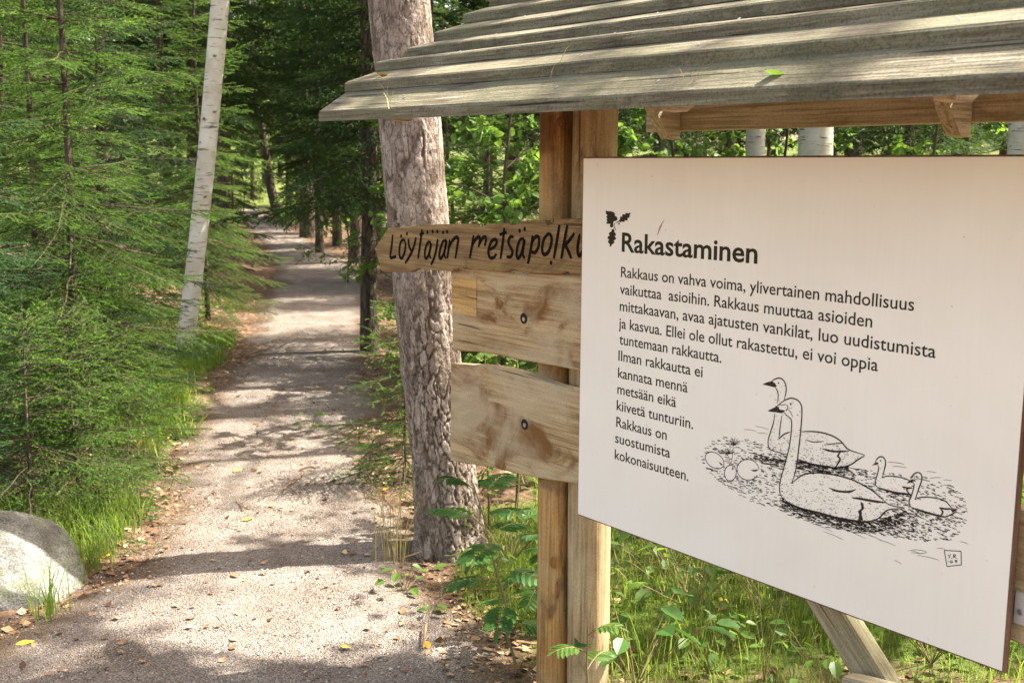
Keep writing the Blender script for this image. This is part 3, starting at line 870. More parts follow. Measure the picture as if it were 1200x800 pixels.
HAND = [
 [(98,168),(92,230),(84,293),(100,295),(118,288)],
 [(160,193),(143,210),(135,255),(138,292),(150,299),(163,272),(170,225),(160,193)], 'o145,176','o178,163',
 [(187,192),(188,225),(203,262)], [(229,183),(215,240),(192,290),(168,328)],
 [(263,138),(252,220),(240,302)], [(249,168),(274,158)],
 [(313,212),(296,212),(281,250),(279,290),(290,300),(306,262),(314,215),(304,275),(312,303)], 'o293,155','o322,150',
 [(351,192),(343,250),(330,300),(313,338)], 'o349,150',
 [(401,198),(380,208),(364,255),(360,292),(371,300),(389,262),(401,200),(388,275),(397,302)], 'o381,156','o404,152',
 [(419,196),(412,250),(404,302)], [(412,245),(432,205),(455,182),(466,192),(460,240),(450,302)],
 [(553,172),(543,235),(531,300)], [(545,228),(566,192),(583,180),(588,198),(580,238)], [(582,228),(600,192),(617,180),(623,196),(615,232)],
 [(640,252),(668,238),(684,208),(672,194),(650,212),(636,262),(644,295),(664,298),(682,276)],
 [(726,130),(716,220),(704,304)], [(698,168),(740,155)],
 [(778,182),(760,180),(748,208),(758,235),(771,262),(762,292),(738,292)],
 [(838,192),(815,196),(799,240),(795,285),(806,300),(826,262),(839,195),(829,270),(840,302)], 'o812,146','o840,136',
 [(885,172),(874,255),(858,332)], [(880,215),(902,180),(920,186),(918,235),(898,268),(876,262)],
 [(972,162),(948,195),(938,250),(950,280),(975,262),(992,205),(986,170),(970,162)],
 [(1036,112),(1020,210),(1004,302)],
 [(1080,114),(1062,215),(1046,304)], [(1120,160),(1092,200),(1072,226),(1088,265),(1103,302)],
 [(1150,165),(1138,240),(1146,288),(1172,255)], [(1190,160),(1180,240),(1182,300)], 'o988,326']
mb = MB(); mb2 = MB()
for k_, s in enumerate(HAND):
    if k_ == 18: mb, mb2 = mb2, mb
    if isinstance(s, str):
        a, b = map(float, s[1:].split(',')); x, z = on_board(440 + a / 4.8, 240 + b / 4.8, AF)
        V, F = disc(x, z, .0062, .0066, AF - .0008)
        mb.add(V, F)
    else:
        V, F = stroke([on_board(440 + a / 4.8, 240 + b / 4.8, AF) for a, b in s], .0058, AF - .0008, .75)
        mb.add(V, F)
mb.build('lettering', MAT['paint'], arrow, False); mb2.build('lettering', MAT['paint'], arrow, False)

# ------------------------------------------------------------------ white information panel
panel = thing('information_panel', 'large white information panel with printed Finnish text and a swan drawing', 'information panel', tuple(KO), KZ)
W_, T_, H_ = 1.26379, 1.68086, 1.0
V, F = box(0, W_, .0012, .0135, T_ - H_, T_, .001)
build('backing_board', V, F, MAT['panel_edge'], panel, False)
V, F = box(.003, W_ - .006, -.0008, .0012, T_ - H_ + .004, T_ - .004, .0003)
build('white_face', V, F, MAT['panel'], panel, False)
PF = -.0008


def text_mesh(s, x, z, width, cap, off, y):
    c = bpy.data.curves.new('tmp', 'FONT'); c.body = s; c.offset = off; c.resolution_u = 3; c.size = 1
    o = bpy.data.objects.new('tmp', c); COL.objects.link(o)
    dg = bpy.context.evaluated_depsgraph_get(); me = bpy.data.meshes.new_from_object(o.evaluated_get(dg))
    n = len(me.vertices); co = np.empty(n * 3, np.float32); me.vertices.foreach_get('co', co); co = co.reshape(-1, 3)
    me.calc_loop_triangles(); t = np.empty(len(me.loop_triangles) * 3, np.int32); me.loop_triangles.foreach_get('vertices', t)
    bpy.data.objects.remove(o); bpy.data.curves.remove(c); bpy.data.meshes.remove(me)
    x0, x1 = co[:, 0].min(), co[:, 0].max()
    V = np.stack([x + (co[:, 0] - x0) * width / (x1 - x0), np.full(n, y), z + co[:, 1] * cap / .68], 1)
    return V, t.reshape(-1, 3)


LINES = [('Rakkaus on vahva voima, ylivertainen mahdollisuus', 728, 324.5, 1071.3, 364.4),
 ('vaikuttaa  asioihin. Rakkaus muuttaa asioiden', 726.8, 344.1, 1022.2, 383.9),
 ('mittakaavan, avaa ajatusten vankilat, luo uudistumista', 726.6, 363.3, 1096.6, 420.3),
 ('ja kasvua. Ellei ole ollut rakastettu, ei voi oppia', 725.5, 384.0, 1028.9, 435.1),
 ('tuntemaan rakkautta.', 726.2, 403, 845.7, 425), ('Ilman rakkautta ei', 725, 422, 823.5, 442), ('kannata mennä', 724.5, 441.5, 806, 460.5),
 ('metsään eikä', 723.8, 461, 792.5, 477), ('kiivetä tunturiin.', 723, 480, 812.5, 502.5), ('Rakkaus on', 722.5, 499.5, 781.5, 515.5),
 ('suostumista', 721.2, 518.2, 785.5, 536), ('kokonaisuuteen.', 720.7, 537, 807, 563.7)]
mb = MB()
zs = [on_board(l[1], l[2])[1] for l in LINES]
for (s, xa, ya, xb, yb) in LINES:
    x0, z0 = on_board(xa, ya); x1, z1 = on_board(xb, yb)
    V, F = text_mesh(s, x0, (z0 + z1) / 2 if abs(z0 - z1) < .02 else z0, x1 - x0, .0272, .006, PF - .0005)
    mb.add(V, F)
mb.build('paragraph_lettering', MAT['ink'], panel, False)
mb = MB()
x0, z0 = on_board(728.9, 294.4); x1, z1 = on_board(887.8, 309.1)
V, F = text_mesh('Rakastaminen', x0, z0, x1 - x0, .0478, .018, PF - .0005); mb.add(V, F)
mb.build('heading_lettering', MAT['ink'], panel, False)

# leaf emblem: three lobed leaves on a stalk
def px_poly(pts, y=PF - .0005):
    P = [on_board(a, b) for a, b in pts]
    import mathutils.geometry as mg
    t = mg.tessellate_polygon([[Vector((p[0], p[1], 0)) for p in P]])
    return np.array([(p[0], y, p[1]) for p in P]), np.array(t)


def lobed(cx, cy, ang, ln, wd, k=4):
    """lobed leaf outline round its midrib in picture points"""
    L_, R_ = [], []
    for i in range(k * 4 + 1):
        s = i / (k * 4); w = wd * math.sin(math.pi * min(1, s * .9 + .08)) * (.55 + .45 * abs(math.cos(math.pi * k * s)))
        ca, sa = math.cos(ang), math.sin(ang); bx, by = cx + ca * ln * s, cy + sa * ln * s
        L_.append((bx - sa * w, by + ca * w)); R_.append((bx + sa * w, by - ca * w))
    return L_ + R_[::-1]


mb = MB()
e = lambda a, b: (700 + a / 5.715, 230 + b / 5.715)
leafA = [(58, 96), (75, 100), (92, 100), (105, 104), (114, 108), (120, 118), (119, 132), (130, 135), (137, 146), (135, 160), (124, 166), (112, 168), (108, 180), (110, 195), (104, 208), (92, 210), (86, 200), (90, 185), (80, 184), (68, 186), (62, 178), (70, 168), (63, 158), (70, 148), (61, 138), (70, 128), (60, 116)]
V, F = px_poly([e(*q) for q in leafA]); mb.add(V, F)
V, F = px_poly(lobed(*e(150, 170), math.radians(-38), 16.5, 4.6)); mb.add(V, F)
V, F = px_poly(lobed(*e(108, 222), math.radians(99), 20.5, 5.2)); mb.add(V, F)
for a, b in ((( 118, 205), (126, 228)), ((126, 178), (150, 165)), ((118, 180), (112, 222))):
    V, F = stroke([on_board(*e(*a)), on_board(*e(*b))], .0012, PF - .0005, .8); mb.add(V, F)
V, F = disc(*on_board(*e(147, 184)), .003, .003, PF - .0005); mb.add(V, F)
mb.build('leaf_emblem', MAT['ink'], panel, False)
mb = MB()
for pts, w in (([(1,0),], 0),):
    pass
for a in ([(405, 262), (412, 240), (428, 205), (436, 190)], [(410, 240), (420, 205), (436, 180), (450, 160)]):
    V, F = stroke([on_board(*e(*q)) for q in a], .0009, PF - .0004, .2); mb.add(V, F)
mb.build('scratch', MAT['knot'], panel, False)

# ink drawing of two swans with two cygnets on the water
ZA = lambda p: (810 + p[0] / 3.077, 420 + p[1] / 3.077)
ZE = lambda p: (900 + p[0] / 4.444, 440 + p[1] / 4.444)
ZF = lambda p: (1000 + p[0] / 5, 520 + p[1] / 5)
ZD = lambda p: (810 + p[0] / 8, 500 + p[1] / 8)
ink = MB()


def pen(f, pts, w=.9, taper=.5):
    V, F = stroke([on_board(*f(p)) for p in pts], w * .0014, PF - .0005, taper); ink.add(V, F)


def fill(f, pts):
    V, F = px_poly([f(p) for p in pts]); ink.add(V, F)


# front swan
fill(ZE, [(0, 182), (25, 170), (48, 158), (58, 166), (62, 176), (90, 180), (84, 190), (70, 195), (40, 190), (10, 187)])
pen(ZE, [(48, 158), (70, 140), (98, 123), (125, 117), (150, 124), (168, 140), (177, 165), (178, 205), (174, 260), (168, 325), (159, 400), (150, 470), (137, 525), (124, 560)], 1.15)
pen(ZE, [(84, 190), (98, 205), (117, 221), (125, 240), (122, 300), (112, 370), (97, 432), (78, 500), (65, 550), (61, 590), (70, 625), (108, 660)], 1.0)
pen(ZE, [(104, 658), (170, 690), (260, 712), (350, 737), (430, 752), (485, 757)], 2.0)
pen(ZE, [(124, 560), (160, 530), (190, 513), (240, 505), (300, 508), (370, 520), (440, 541), (500, 570), (550, 601), (590, 636), (618, 660)], 1.2)
pen(ZE, [(318, 582), (350, 596), (390, 603), (430, 602), (460, 590)], 1.7, .2)
pen(ZE, [(438, 634), (490, 641), (550, 652), (612, 660)], 1.9, .3)
pen(ZE, [(612, 660), (650, 676), (712, 686)], .9); pen(ZE, [(485, 757), (540, 755), (582, 738), (612, 706), (645, 694), (712, 690)], 1.0)
fill(ZE, [(484, 655), (498, 664), (502, 692), (490, 702), (490, 724), (498, 752), (470, 756), (476, 722), (470, 704), (488, 690)])
pen(ZE, [(95, 150), (104, 158), (103, 172), (94, 184)], .7); pen(ZE, [(60, 150), (78, 152), (94, 148)], .6)
V, F = disc(*on_board(*ZE((120, 148))), .0022, .0026, PF - .0005); ink.add(V, F)
pen(ZE, [(105, 175), (120, 190), (130, 215)], .6)
# rear swan
fill(ZA, [(258, 93), (275, 85), (292, 81), (303, 88), (310, 100), (300, 103), (280, 98)])
pen(ZA, [(290, 82), (303, 74), (318, 70), (332, 76), (342, 95), (343, 120), (337, 146)], 1.1)
pen(ZA, [(303, 102), (312, 116), (315, 135), (312, 160)], .9)
pen(ZA, [(303, 198), (298, 230), (288, 262), (279, 292), (280, 316), (292, 330), (345, 346)], 1.0)
pen(ZA, [(328, 205), (322, 245), (317, 290)], .9); pen(ZA, [(316, 290), (335, 273), (358, 264)], 1.1)
pen(ZA, [(398, 263), (430, 262), (470, 266), (510, 278), (540, 297), (558, 318), (574, 330), (626, 347)], 1.2)
pen(ZA, [(385, 363), (430, 379), (480, 388), (530, 395)], 1.9); pen(ZA, [(626, 350), (602, 364), (576, 382), (545, 391), (525, 392)], 1.1)
pen(ZA, [(474, 325), (515, 334), (570, 333)], 1.6, .3); pen(ZA, [(538, 336), (530, 352), (538, 362), (522, 392)], 1.6)
pen(ZA, [(415, 292), (440, 300), (480, 298)], .8); pen(ZA, [(480, 310), (520, 306), (550, 304)], .8)
V, F = disc(*on_board(*ZA((316, 88))), .0019, .0022, PF - .0005); ink.add(V, F)
# cygnets
fill(ZF, [(110, 125), (130, 110), (144, 106), (150, 113), (142, 121), (128, 122)])
pen(ZF, [(130, 110), (140, 88), (158, 74), (178, 78), (190, 98), (190, 122), (182, 155), (172, 198)], 1.0)
pen(ZF, [(145, 122), (150, 142), (142, 180), (132, 212), (132, 240), (150, 256)], .9)
pen(ZF, [(172, 198), (195, 188), (235, 188), (280, 195), (320, 208), (345, 226)], .9); pen(ZF, [(148, 255), (200, 272), (250, 284), (300, 291), (338, 293)], 1.7)
pen(ZF, [(288, 249), (318, 256), (348, 256)], 1.4); pen(ZF, [(320, 256), (315, 270), (330, 290)], 1.2)
fill(ZF, [(314, 231), (330, 212), (352, 204), (358, 214), (348, 222)])
pen(ZF, [(338, 206), (350, 182), (372, 167), (394, 171), (404, 195), (398, 226), (388, 252), (375, 292), (362, 325)], 1.0)
pen(ZF, [(352, 222), (358, 242), (345, 292), (331, 326), (330, 355), (345, 372)], .9)
pen(ZF, [(362, 325), (388, 313), (430, 310), (480, 315), (522, 325), (552, 342), (572, 366), (606, 391)], .9); pen(ZF, [(345, 372), (400, 391), (450, 406), (500, 419), (532, 426)], 1.7)
pen(ZF, [(606, 394), (580, 410), (555, 421), (530, 426)], .9); pen(ZF, [(505, 372), (540, 379), (578, 378)], 1.4); pen(ZF, [(512, 378), (526, 398), (514, 420)], 1.3)
fill(ZF, [(565, 372), (606, 390), (582, 400)])
for q in ((162, 97), (374, 190)):
    V, F = disc(*on_board(*ZF(q)), .0017, .002, PF - .0005); ink.add(V, F)
# lily pads and flower
def oval(f, cx, cy, a, b, rot, w=.7, t0=0., t1=6.28):
    T = np.linspace(t0, t1, 16); c, s = math.cos(rot), math.sin(rot)
    pen(f, [(cx + a * math.cos(t) * c - b * math.sin(t) * s, cy + a * math.cos(t) * s + b * math.sin(t) * c) for t in T], w, .8)


oval(ZD, 222, 312, 98, 66, .65); oval(ZD, 370, 430, 55, 74, .1); oval(ZD, 535, 400, 104, 96, .3, .7, .25, 5.95)
fill(ZD, [(560, 402), (590, 400), (635, 398), (612, 416), (585, 416)]); fill(ZD, [(258, 322), (300, 352), (282, 358)]); fill(ZD, [(392, 372), (402, 388), (392, 404), (384, 396)])
gi = np.random.default_rng(5)
for cx, cy in ((398, 172), (345, 256)):
    for k in range(11):
        t = -2.9 + k * .27 + gi.normal() * .06; ln = 55 + 25 * gi.random()
        pen(ZD, [(cx, cy), (cx + ln * .5 * math.cos(t), cy + ln * .5 * math.sin(t)), (cx + ln * math.cos(t), cy + ln * math.sin(t))], .5, .2)
pen(ZD, [(398, 172), (392, 250), (380, 340)], .5); pen(ZD, [(345, 256), (362, 310), (372, 350)], .5)

# water: dashes inside the outline of the pond, thicker below the birds; none on the birds
def inside(P, poly):
    poly = np.asarray(poly, float); x, y = P[:, 0], P[:, 1]; r = np.zeros(len(P), bool); j = len(poly) - 1
    for i in range(len(poly)):
        (xi, yi), (xj, yj) = poly[i], poly[j]
        r ^= ((yi > y) != (yj > y)) & (x < (xj - xi) * (y - yi) / (yj - yi + 1e-12) + xi); j = i
    return r


POND = [(821, 532), (830, 519), (850, 512), (880, 514), (905, 522), (950, 542), (1000, 548), (1060, 556), (1095, 560), (1120, 570), (1133, 590), (1132, 612), (1120, 632), (1085, 634), (1040, 628), (980, 614), (930, 602), (880, 588), (845, 565), (826, 548)]
SW1 = [ZE(p) for p in [(84, 190), (125, 117), (178, 165), (168, 325), (150, 470), (124, 560), (190, 512), (300, 508), (440, 541), (550, 601), (618, 660), (712, 688), (612, 706), (540, 757), (430, 752), (260, 712), (104, 660), (62, 600), (78, 500), (122, 300)]]
SW2 = [ZA(p) for p in [(303, 102), (342, 95), (322, 245), (317, 290), (358, 264), (430, 262), (510, 278), (558, 318), (626, 348), (545, 392), (480, 388), (345, 346), (280, 316), (288, 262)]]
CY1 = [ZF(p) for p in [(145, 122), (190, 100), (172, 198), (280, 195), (345, 226), (338, 293), (250, 284), (148, 255), (132, 225)]]
CY2 = [ZF(p) for p in [(352, 222), (404, 195), (362, 325), (480, 315), (552, 342), (606, 392), (530, 426), (450, 406), (345, 372), (331, 340)]]
PADS = [[ZD((222 + 100 * math.cos(t), 312 + 80 * math.sin(t))) for t in np.linspace(0, 6, 12)], [ZD((370 + 57 * math.cos(t), 430 + 76 * math.sin(t))) for t in np.linspace(0, 6, 12)], [ZD((535 + 106 * math.cos(t), 400 + 98 * math.sin(t))) for t in np.linspace(0, 6, 12)]]
N = 9500
P = np.stack([815 + 325 * gi.random(N), 508 + 132 * gi.random(N)], 1)
ok = inside(P, POND)
for b in (SW1, SW2, CY1, CY2, *PADS): ok &= ~inside(P, b)
P = P[ok]
def below(P, line, reach):
    line = np.array(line); yl = np.interp(P[:, 0], line[:, 0], line[:, 1], left=-999, right=-999)
    return np.where((P[:, 1] > yl) & (yl > 0), np.exp(-(P[:, 1] - yl) / reach), 0)
dens = .34 + below(P, [ZE(p) for p in [(62, 640), (170, 690), (350, 737), (485, 757), (640, 730), (780, 700)]], 18) * 1.6 + below(P, [ZA(p) for p in [(285, 330), (430, 379), (530, 395), (640, 400)]], 14) * .9
dens += below(P, [ZF(p) for p in [(148, 255), (250, 284), (338, 293)]], 8) * .8 + below(P, [ZF(p) for p in [(330, 360), (450, 406), (532, 426), (600, 430)]], 10) * .7 + below(P, [ZD(p) for p in [(170, 360), (300, 440), (420, 500), (560, 500), (640, 460)]], 12) * .6
P = P[gi.random(len(P)) < dens]
for p in P:
    ln = 1.8 + 2.6 * gi.random(); sl_ = .16 + .14 * gi.random()
    pen(lambda q: q, [(p[0] - ln / 2, p[1] - ln * sl_ / 2), (p[0] + ln / 2, p[1] + ln * sl_ / 2)], .50 + .36 * gi.random(), .75)
# the dark reflections close under each bird
for line, n, reach in (([(66, 625), (108, 668), (260, 720), (430, 760), (560, 762), (720, 700)], 520, 13), ([(-70, 400), (-20, 420), (90, 440), (160, 445), (300, 478), (420, 470)], 330, 9)):
    li = np.array([ZE(p) for p in line]); xs_ = gi.uniform(li[0, 0], li[-1, 0], n); ys_ = np.interp(xs_, li[:, 0], li[:, 1]) + reach * gi.random(n) ** 1.6
    Q = np.stack([xs_, ys_], 1); Q = Q[~inside(Q, SW1)]
    for p in Q:
        ln = gi.uniform(2, 5.5)
        pen(lambda q: q, [(p[0] - ln / 2, p[1] - ln * .1), (p[0] + ln / 2, p[1] + ln * .1)], .7 + .4 * gi.random(), .6)
# plumage: fine ticks, thicker towards the belly
for poly, line, n in ((SW1, [ZE(p) for p in [(62, 600), (104, 658), (260, 712), (430, 752), (560, 750)]], 4600), (SW2, [ZA(p) for p in [(280, 316), (345, 346), (480, 388), (545, 392)]], 2800), (CY1, [ZF(p) for p in [(132, 240), (250, 284), (338, 293)]], 150), (CY2, [ZF(p) for p in [(331, 350), (450, 406), (540, 426)]], 150)):
    a = np.array(poly); lo, hi = a.min(0), a.max(0)
    Q = lo + (hi - lo) * gi.random((n, 2)); Q = Q[inside(Q, poly)]
    if poly is SW2: Q = Q[~inside(Q, SW1)]
    if poly is CY1: Q = Q[~inside(Q, CY2)]
    li = np.array(line); yl = np.interp(Q[:, 0], li[:, 0], li[:, 1]); d = np.maximum(yl - Q[:, 1], 0)
    Q = Q[gi.random(len(Q)) < .20 + .9 * np.exp(-d / (7 if n > 200 else 3))]
    for p in Q:
        ln = .9 + 1.8 * gi.random(); t = .5 + gi.normal() * .5
        pen(lambda q: q, [(p[0], p[1]), (p[0] + ln * math.cos(t), p[1] + ln * math.sin(t))], .24 + .20 * gi.random(), .7)
# faint ripples outside, and the signature box
for x0, y0, ln, s in [(872, 503, 14, .12), (885, 499, 16, .25), (888, 507, 12, .1), (1040, 541, 20, .12), (1046, 546, 17, .1), (1086, 552, 12, .15), (1090, 560, 14, -.05), (1106, 562, 10, .1), (1105, 568, 12, .1), (1112, 575, 9, .1), (985, 618, 30, .42), (995, 616, 28, .45), (965, 622, 24, .42), (950, 612, 26, .4), (1068, 645, 12, .3), (1075, 650, 26, .22), (1098, 642, 10, .1), (1048, 656, 9, .5), (1125, 634, 10, .3), (1012, 624, 22, .4), (1030, 632, 20, .35)]:
    pen(lambda q: q, [(x0, y0), (x0 + ln / 2, y0 + s * ln / 2 - .6), (x0 + ln, y0 + s * ln)], .34, .5)
pen(lambda q: q, [(1065, 645), (1074, 643.5), (1086, 646), (1080, 648), (1068, 647)], .34, .6)
c4 = [ZF(p) for p in [(535, 621), (633, 627), (635, 706), (550, 716)]]
for a, b in zip(c4, c4[1:] + c4[:1]): pen(lambda q: q, [a, b], .75, .8)
for s in ([(556, 645), (563, 655)], [(572, 643), (561, 668)], [(590, 645), (587, 667)], [(590, 645), (600, 648), (597, 656), (588, 656)], [(592, 656), (601, 668)],
          [(555, 687), (562, 688)], [(575, 681), (569, 688), (576, 695), (583, 688), (577, 681)], [(603, 690), (598, 683), (606, 679), (609, 686), (602, 690), (605, 697)]):
    pen(ZF, s, .62, .8)
for q in ((577, 668), (609, 668)):
    V, F = disc(*on_board(*ZF(q)), .0009, .0009, PF - .0005); ink.add(V, F)
ink.build('ink_drawing', MAT['ink_fine'], panel, False)

# ------------------------------------------------------------------ plants: builders
def rotz(a): return Matrix.Rotation(a, 3, 'Z')


def needle_tris(P0, D, Ln, UP, spacing, nl, nw, tint0, tint1, g):
    """needles as slim triangles round shoots P0 + D*t"""
    n = np.maximum(3, (Ln / spacing).astype(int)); idx = np.repeat(np.arange(len(n)), n); N = len(idx)
    first = np.cumsum(n) - n
    t = (np.arange(N) - first[idx] + g.random(N)) / n[idx]
    d = D[idx]; up = UP[idx]; side = np.cross(d, up)
    phi = g.uniform(-2.9, 2.9, N)               # mostly to the sides and above
    rad = side * np.sin(phi)[:, None] + up * np.cos(phi)[:, None]
    ang = g.uniform(.45, .9, N) * (1 - .35 * t)
    nd_ = d * np.cos(ang)[:, None] + rad * np.sin(ang)[:, None]
    base = P0[idx] + d * (t * Ln[idx])[:, None]
    wv = np.cross(nd_, g.normal(size=(N, 3))); wv /= np.linalg.norm(wv, axis=1)[:, None] + 1e-9
    l = nl * g.uniform(.7, 1.15, N) * (1 - .25 * t)
    V = np.stack([base - wv * nw * .5, base + wv * nw * .5, base + nd_ * l[:, None]], 1)
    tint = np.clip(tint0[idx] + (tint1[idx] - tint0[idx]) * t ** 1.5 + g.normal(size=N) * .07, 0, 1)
    return V.reshape(-1, 3), np.repeat(tint, 3)


def spruce_branch(L, seed, spacing, nl, nw, step, droop=.16):
    g = np.random.default_rng(seed)
    ns = 9; s = np.linspace(0, 1, ns)
    wob = np.cumsum(g.normal(size=ns)) * .010 * L
    ax = np.stack([s * L, wob, -droop * L * s ** 1.6 + .10 * L * np.maximum(s - .55, 0) ** 1.3 * 2], 1)
    P0, D, Ln, UP, T0, T1 = [], [], [], [], [], []
    wood = MB(); V, F = tube(ax, L * .0055 * (1 - .8 * s) + .0009, 4); wood.add(V, F)
    at = lambda q: np.array([np.interp(q, s, ax[:, k]) for k in range(3)])
    for k in range(ns - 1):
        v = ax[k + 1] - ax[k]; l = np.linalg.norm(v)
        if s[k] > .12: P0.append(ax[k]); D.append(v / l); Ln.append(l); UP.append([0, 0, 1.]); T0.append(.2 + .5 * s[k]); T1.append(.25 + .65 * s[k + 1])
    m = max(4, int(L / step)); sgn = 1
    for q in np.linspace(.10, .97, m):
        sgn = -sgn
        if g.random() < .06: continue
        sl_ = (L * .46 * (1 - q) ** .75 * (.55 + .45 * min(1, q / .25)) + .04) * g.uniform(.65, 1.15)
        a = math.radians(g.uniform(48, 66) - 12 * q) * sgn
        p = at(q); e = at(min(1, q + .05)) - p; e /= np.linalg.norm(e) + 1e-9
        up = np.array([0, 0, 1.]); lat = np.cross(up, e); lat /= np.linalg.norm(lat)
        d = e * math.cos(a) + lat * math.sin(a) + np.array([0, 0, g.normal() * .14 - .22]); d /= np.linalg.norm(d)
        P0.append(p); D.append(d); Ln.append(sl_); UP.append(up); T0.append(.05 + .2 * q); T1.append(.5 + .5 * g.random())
        if spacing < .008:
            V, F = tube([p, p + d * sl_ * .8], [.0016 + .002 * sl_, .0007], 3); wood.add(V, F)
        if sl_ > .09:
            s2 = 1
            for r in np.arange(.28, .92, step * 1.15 / sl_):
                s2 = -s2; sub = (sl_ * .38 * (1 - r) + .022) * g.uniform(.7, 1.2); b = math.radians(g.uniform(40, 60)) * s2
                lat2 = np.cross(up, d); lat2 /= np.linalg.norm(lat2) + 1e-9
                d2 = d * math.cos(b) + lat2 * math.sin(b) + np.array([0, 0, g.normal() * .12 - .06]); d2 /= np.linalg.norm(d2)
                P0.append(p + d * sl_ * r); D.append(d2); Ln.append(sub); UP.append(up); T0.append(.08 + .2 * r); T1.append(.45 + .55 * g.random())
    P0, D, Ln, UP = map(np.array, (P0, D, Ln, UP))
    UP = UP - D * np.sum(UP * D, 1)[:, None]; UP /= np.linalg.norm(UP, axis=1)[:, None] + 1e-9
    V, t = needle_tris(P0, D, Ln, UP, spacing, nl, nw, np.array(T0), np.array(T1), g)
    wv = np.concatenate(wood.V); wf = np.concatenate(wood.F[4])
    return dict(L=L, V=V.astype(np.float32), t=t.astype(np.float32), wv=wv, wf=wf)


LOD = {'fine': dict(spacing=.0026, nl=.0155, nw=.0034, step=.033), 'mid': dict(spacing=.0055, nl=.026, nw=.0058, step=.037), 'far': dict(spacing=.013, nl=.062, nw=.019, step=.08)}
_tmpl = {}


def templates(lod, sizes):
    key = (lod, tuple(sizes))
    if key not in _tmpl:
        _tmpl[key] = [[spruce_branch(L, 100 + 7 * i + v, **LOD[lod]) for v in range(2)] for i, L in enumerate(sizes)]
    return _tmpl[key]


def make_spruce(name, label, loc, h, clear, Lmax, lod, whorl, per, seed, mat, sizes, group, r0=None, lean=(0, 0), dead=0, pw=.85, trunkmat=None):
    g = np.random.default_rng(seed)
    T = templates(lod, sizes)
    root = thing(name, label, 'spruce tree' if h > 1.4 else 'spruce sapling', loc, 0, group)
    r0 = r0 or h * .011
    zz = np.linspace(-.15, h, 26); q = np.clip(zz / h, 0, 1)
    ax = np.stack([lean[0] * q ** 1.3 + .02 * np.sin(zz * 1.3 + seed), lean[1] * q ** 1.3 + .02 * np.cos(zz * 1.1 + seed), zz], 1)
    V, F = tube(ax, r0 * (1 - .93 * q) + .25 * r0 * np.exp(-np.maximum(zz, 0) / (r0 * 4 + .02)), 12 if h > 3 else 7)
    tr_ = MB(); tr_.add(V, F)
    for k in range(dead):
        z = g.uniform(.5, max(clear, .8) + .6); a = g.random() * 6.28; ln = g.uniform(.2, .6); s = np.linspace(0, 1, 5)
        P = np.stack([np.cos(a) * ln * s, np.sin(a) * ln * s + g.normal(size=5) * .03 * s, z - .25 * ln * s ** 1.4 + g.normal(size=5) * .03 * s], 1)
        P[:, :2] += [np.interp(z, zz, ax[:, 0]), np.interp(z, zz, ax[:, 1])]
        V, F = tube(P, .010 * (1 - .85 * s) + .0015, 4); tr_.add(V, F)
    tr_.build('trunk', trunkmat or MAT['bark'], root)
    NV, NT, WV, WF, wn_ = [], [], [], [], 0
    z = clear
    while z < h - .06:
        k = per if h > 2 else max(3, per - 2)
        for b in range(k + (g.random() < .4)):
            zb = z + g.uniform(-.5, .5) * whorl * (.45 if lod != 'far' else 1); q = min(max(zb / h, 0), .99)
            L = Lmax * (1 - q) ** pw * g.uniform(.55, 1.12) + .05
            if g.random() < .07: continue
            ti = int(np.argmin([abs(math.log(x / L)) for x in sizes])); tp = T[ti][g.integers(2)]
            yaw = b * 6.283 / k + g.normal() * .35 + z * 7; pit = math.radians(-14 + 54 * q ** 1.4 + g.normal() * 7)
            R = np.array(Matrix.Rotation(yaw, 3, 'Z') @ Matrix.Rotation(-pit, 3, 'Y') @ Matrix.Rotation(g.normal() * .2, 3, 'X')) * (L / tp['L'])
            o = np.array([np.interp(zb, zz, ax[:, 0]), np.interp(zb, zz, ax[:, 1]), zb])
            NV.append((tp['V'] @ R.T + o).astype(np.float32)); NT.append(np.clip(tp['t'] + g.normal() * .10, 0, 1))
            wv = tp['wv'] @ R.T + o; WV.append(wv); WF.append(tp['wf'] + wn_); wn_ += len(wv)
        z += whorl * g.uniform(.8, 1.2) * (1 - .35 * z / h)
    V = np.concatenate(NV); t = np.concatenate(NT); nN = len(V)
    F = np.arange(nN).reshape(-1, 3); W = np.concatenate(WV); WFc = np.concatenate(WF) + nN
    mi = np.concatenate([np.zeros(len(F), np.int32), np.ones(len(WFc), np.int32)])
    build('crown', np.concatenate([V, W]), [F, WFc], parent=root, attrs={'tint': np.concatenate([t, np.zeros(len(W))])}, mats=[mat, MAT['twig']], midx=mi, smooth_=False)
    return root


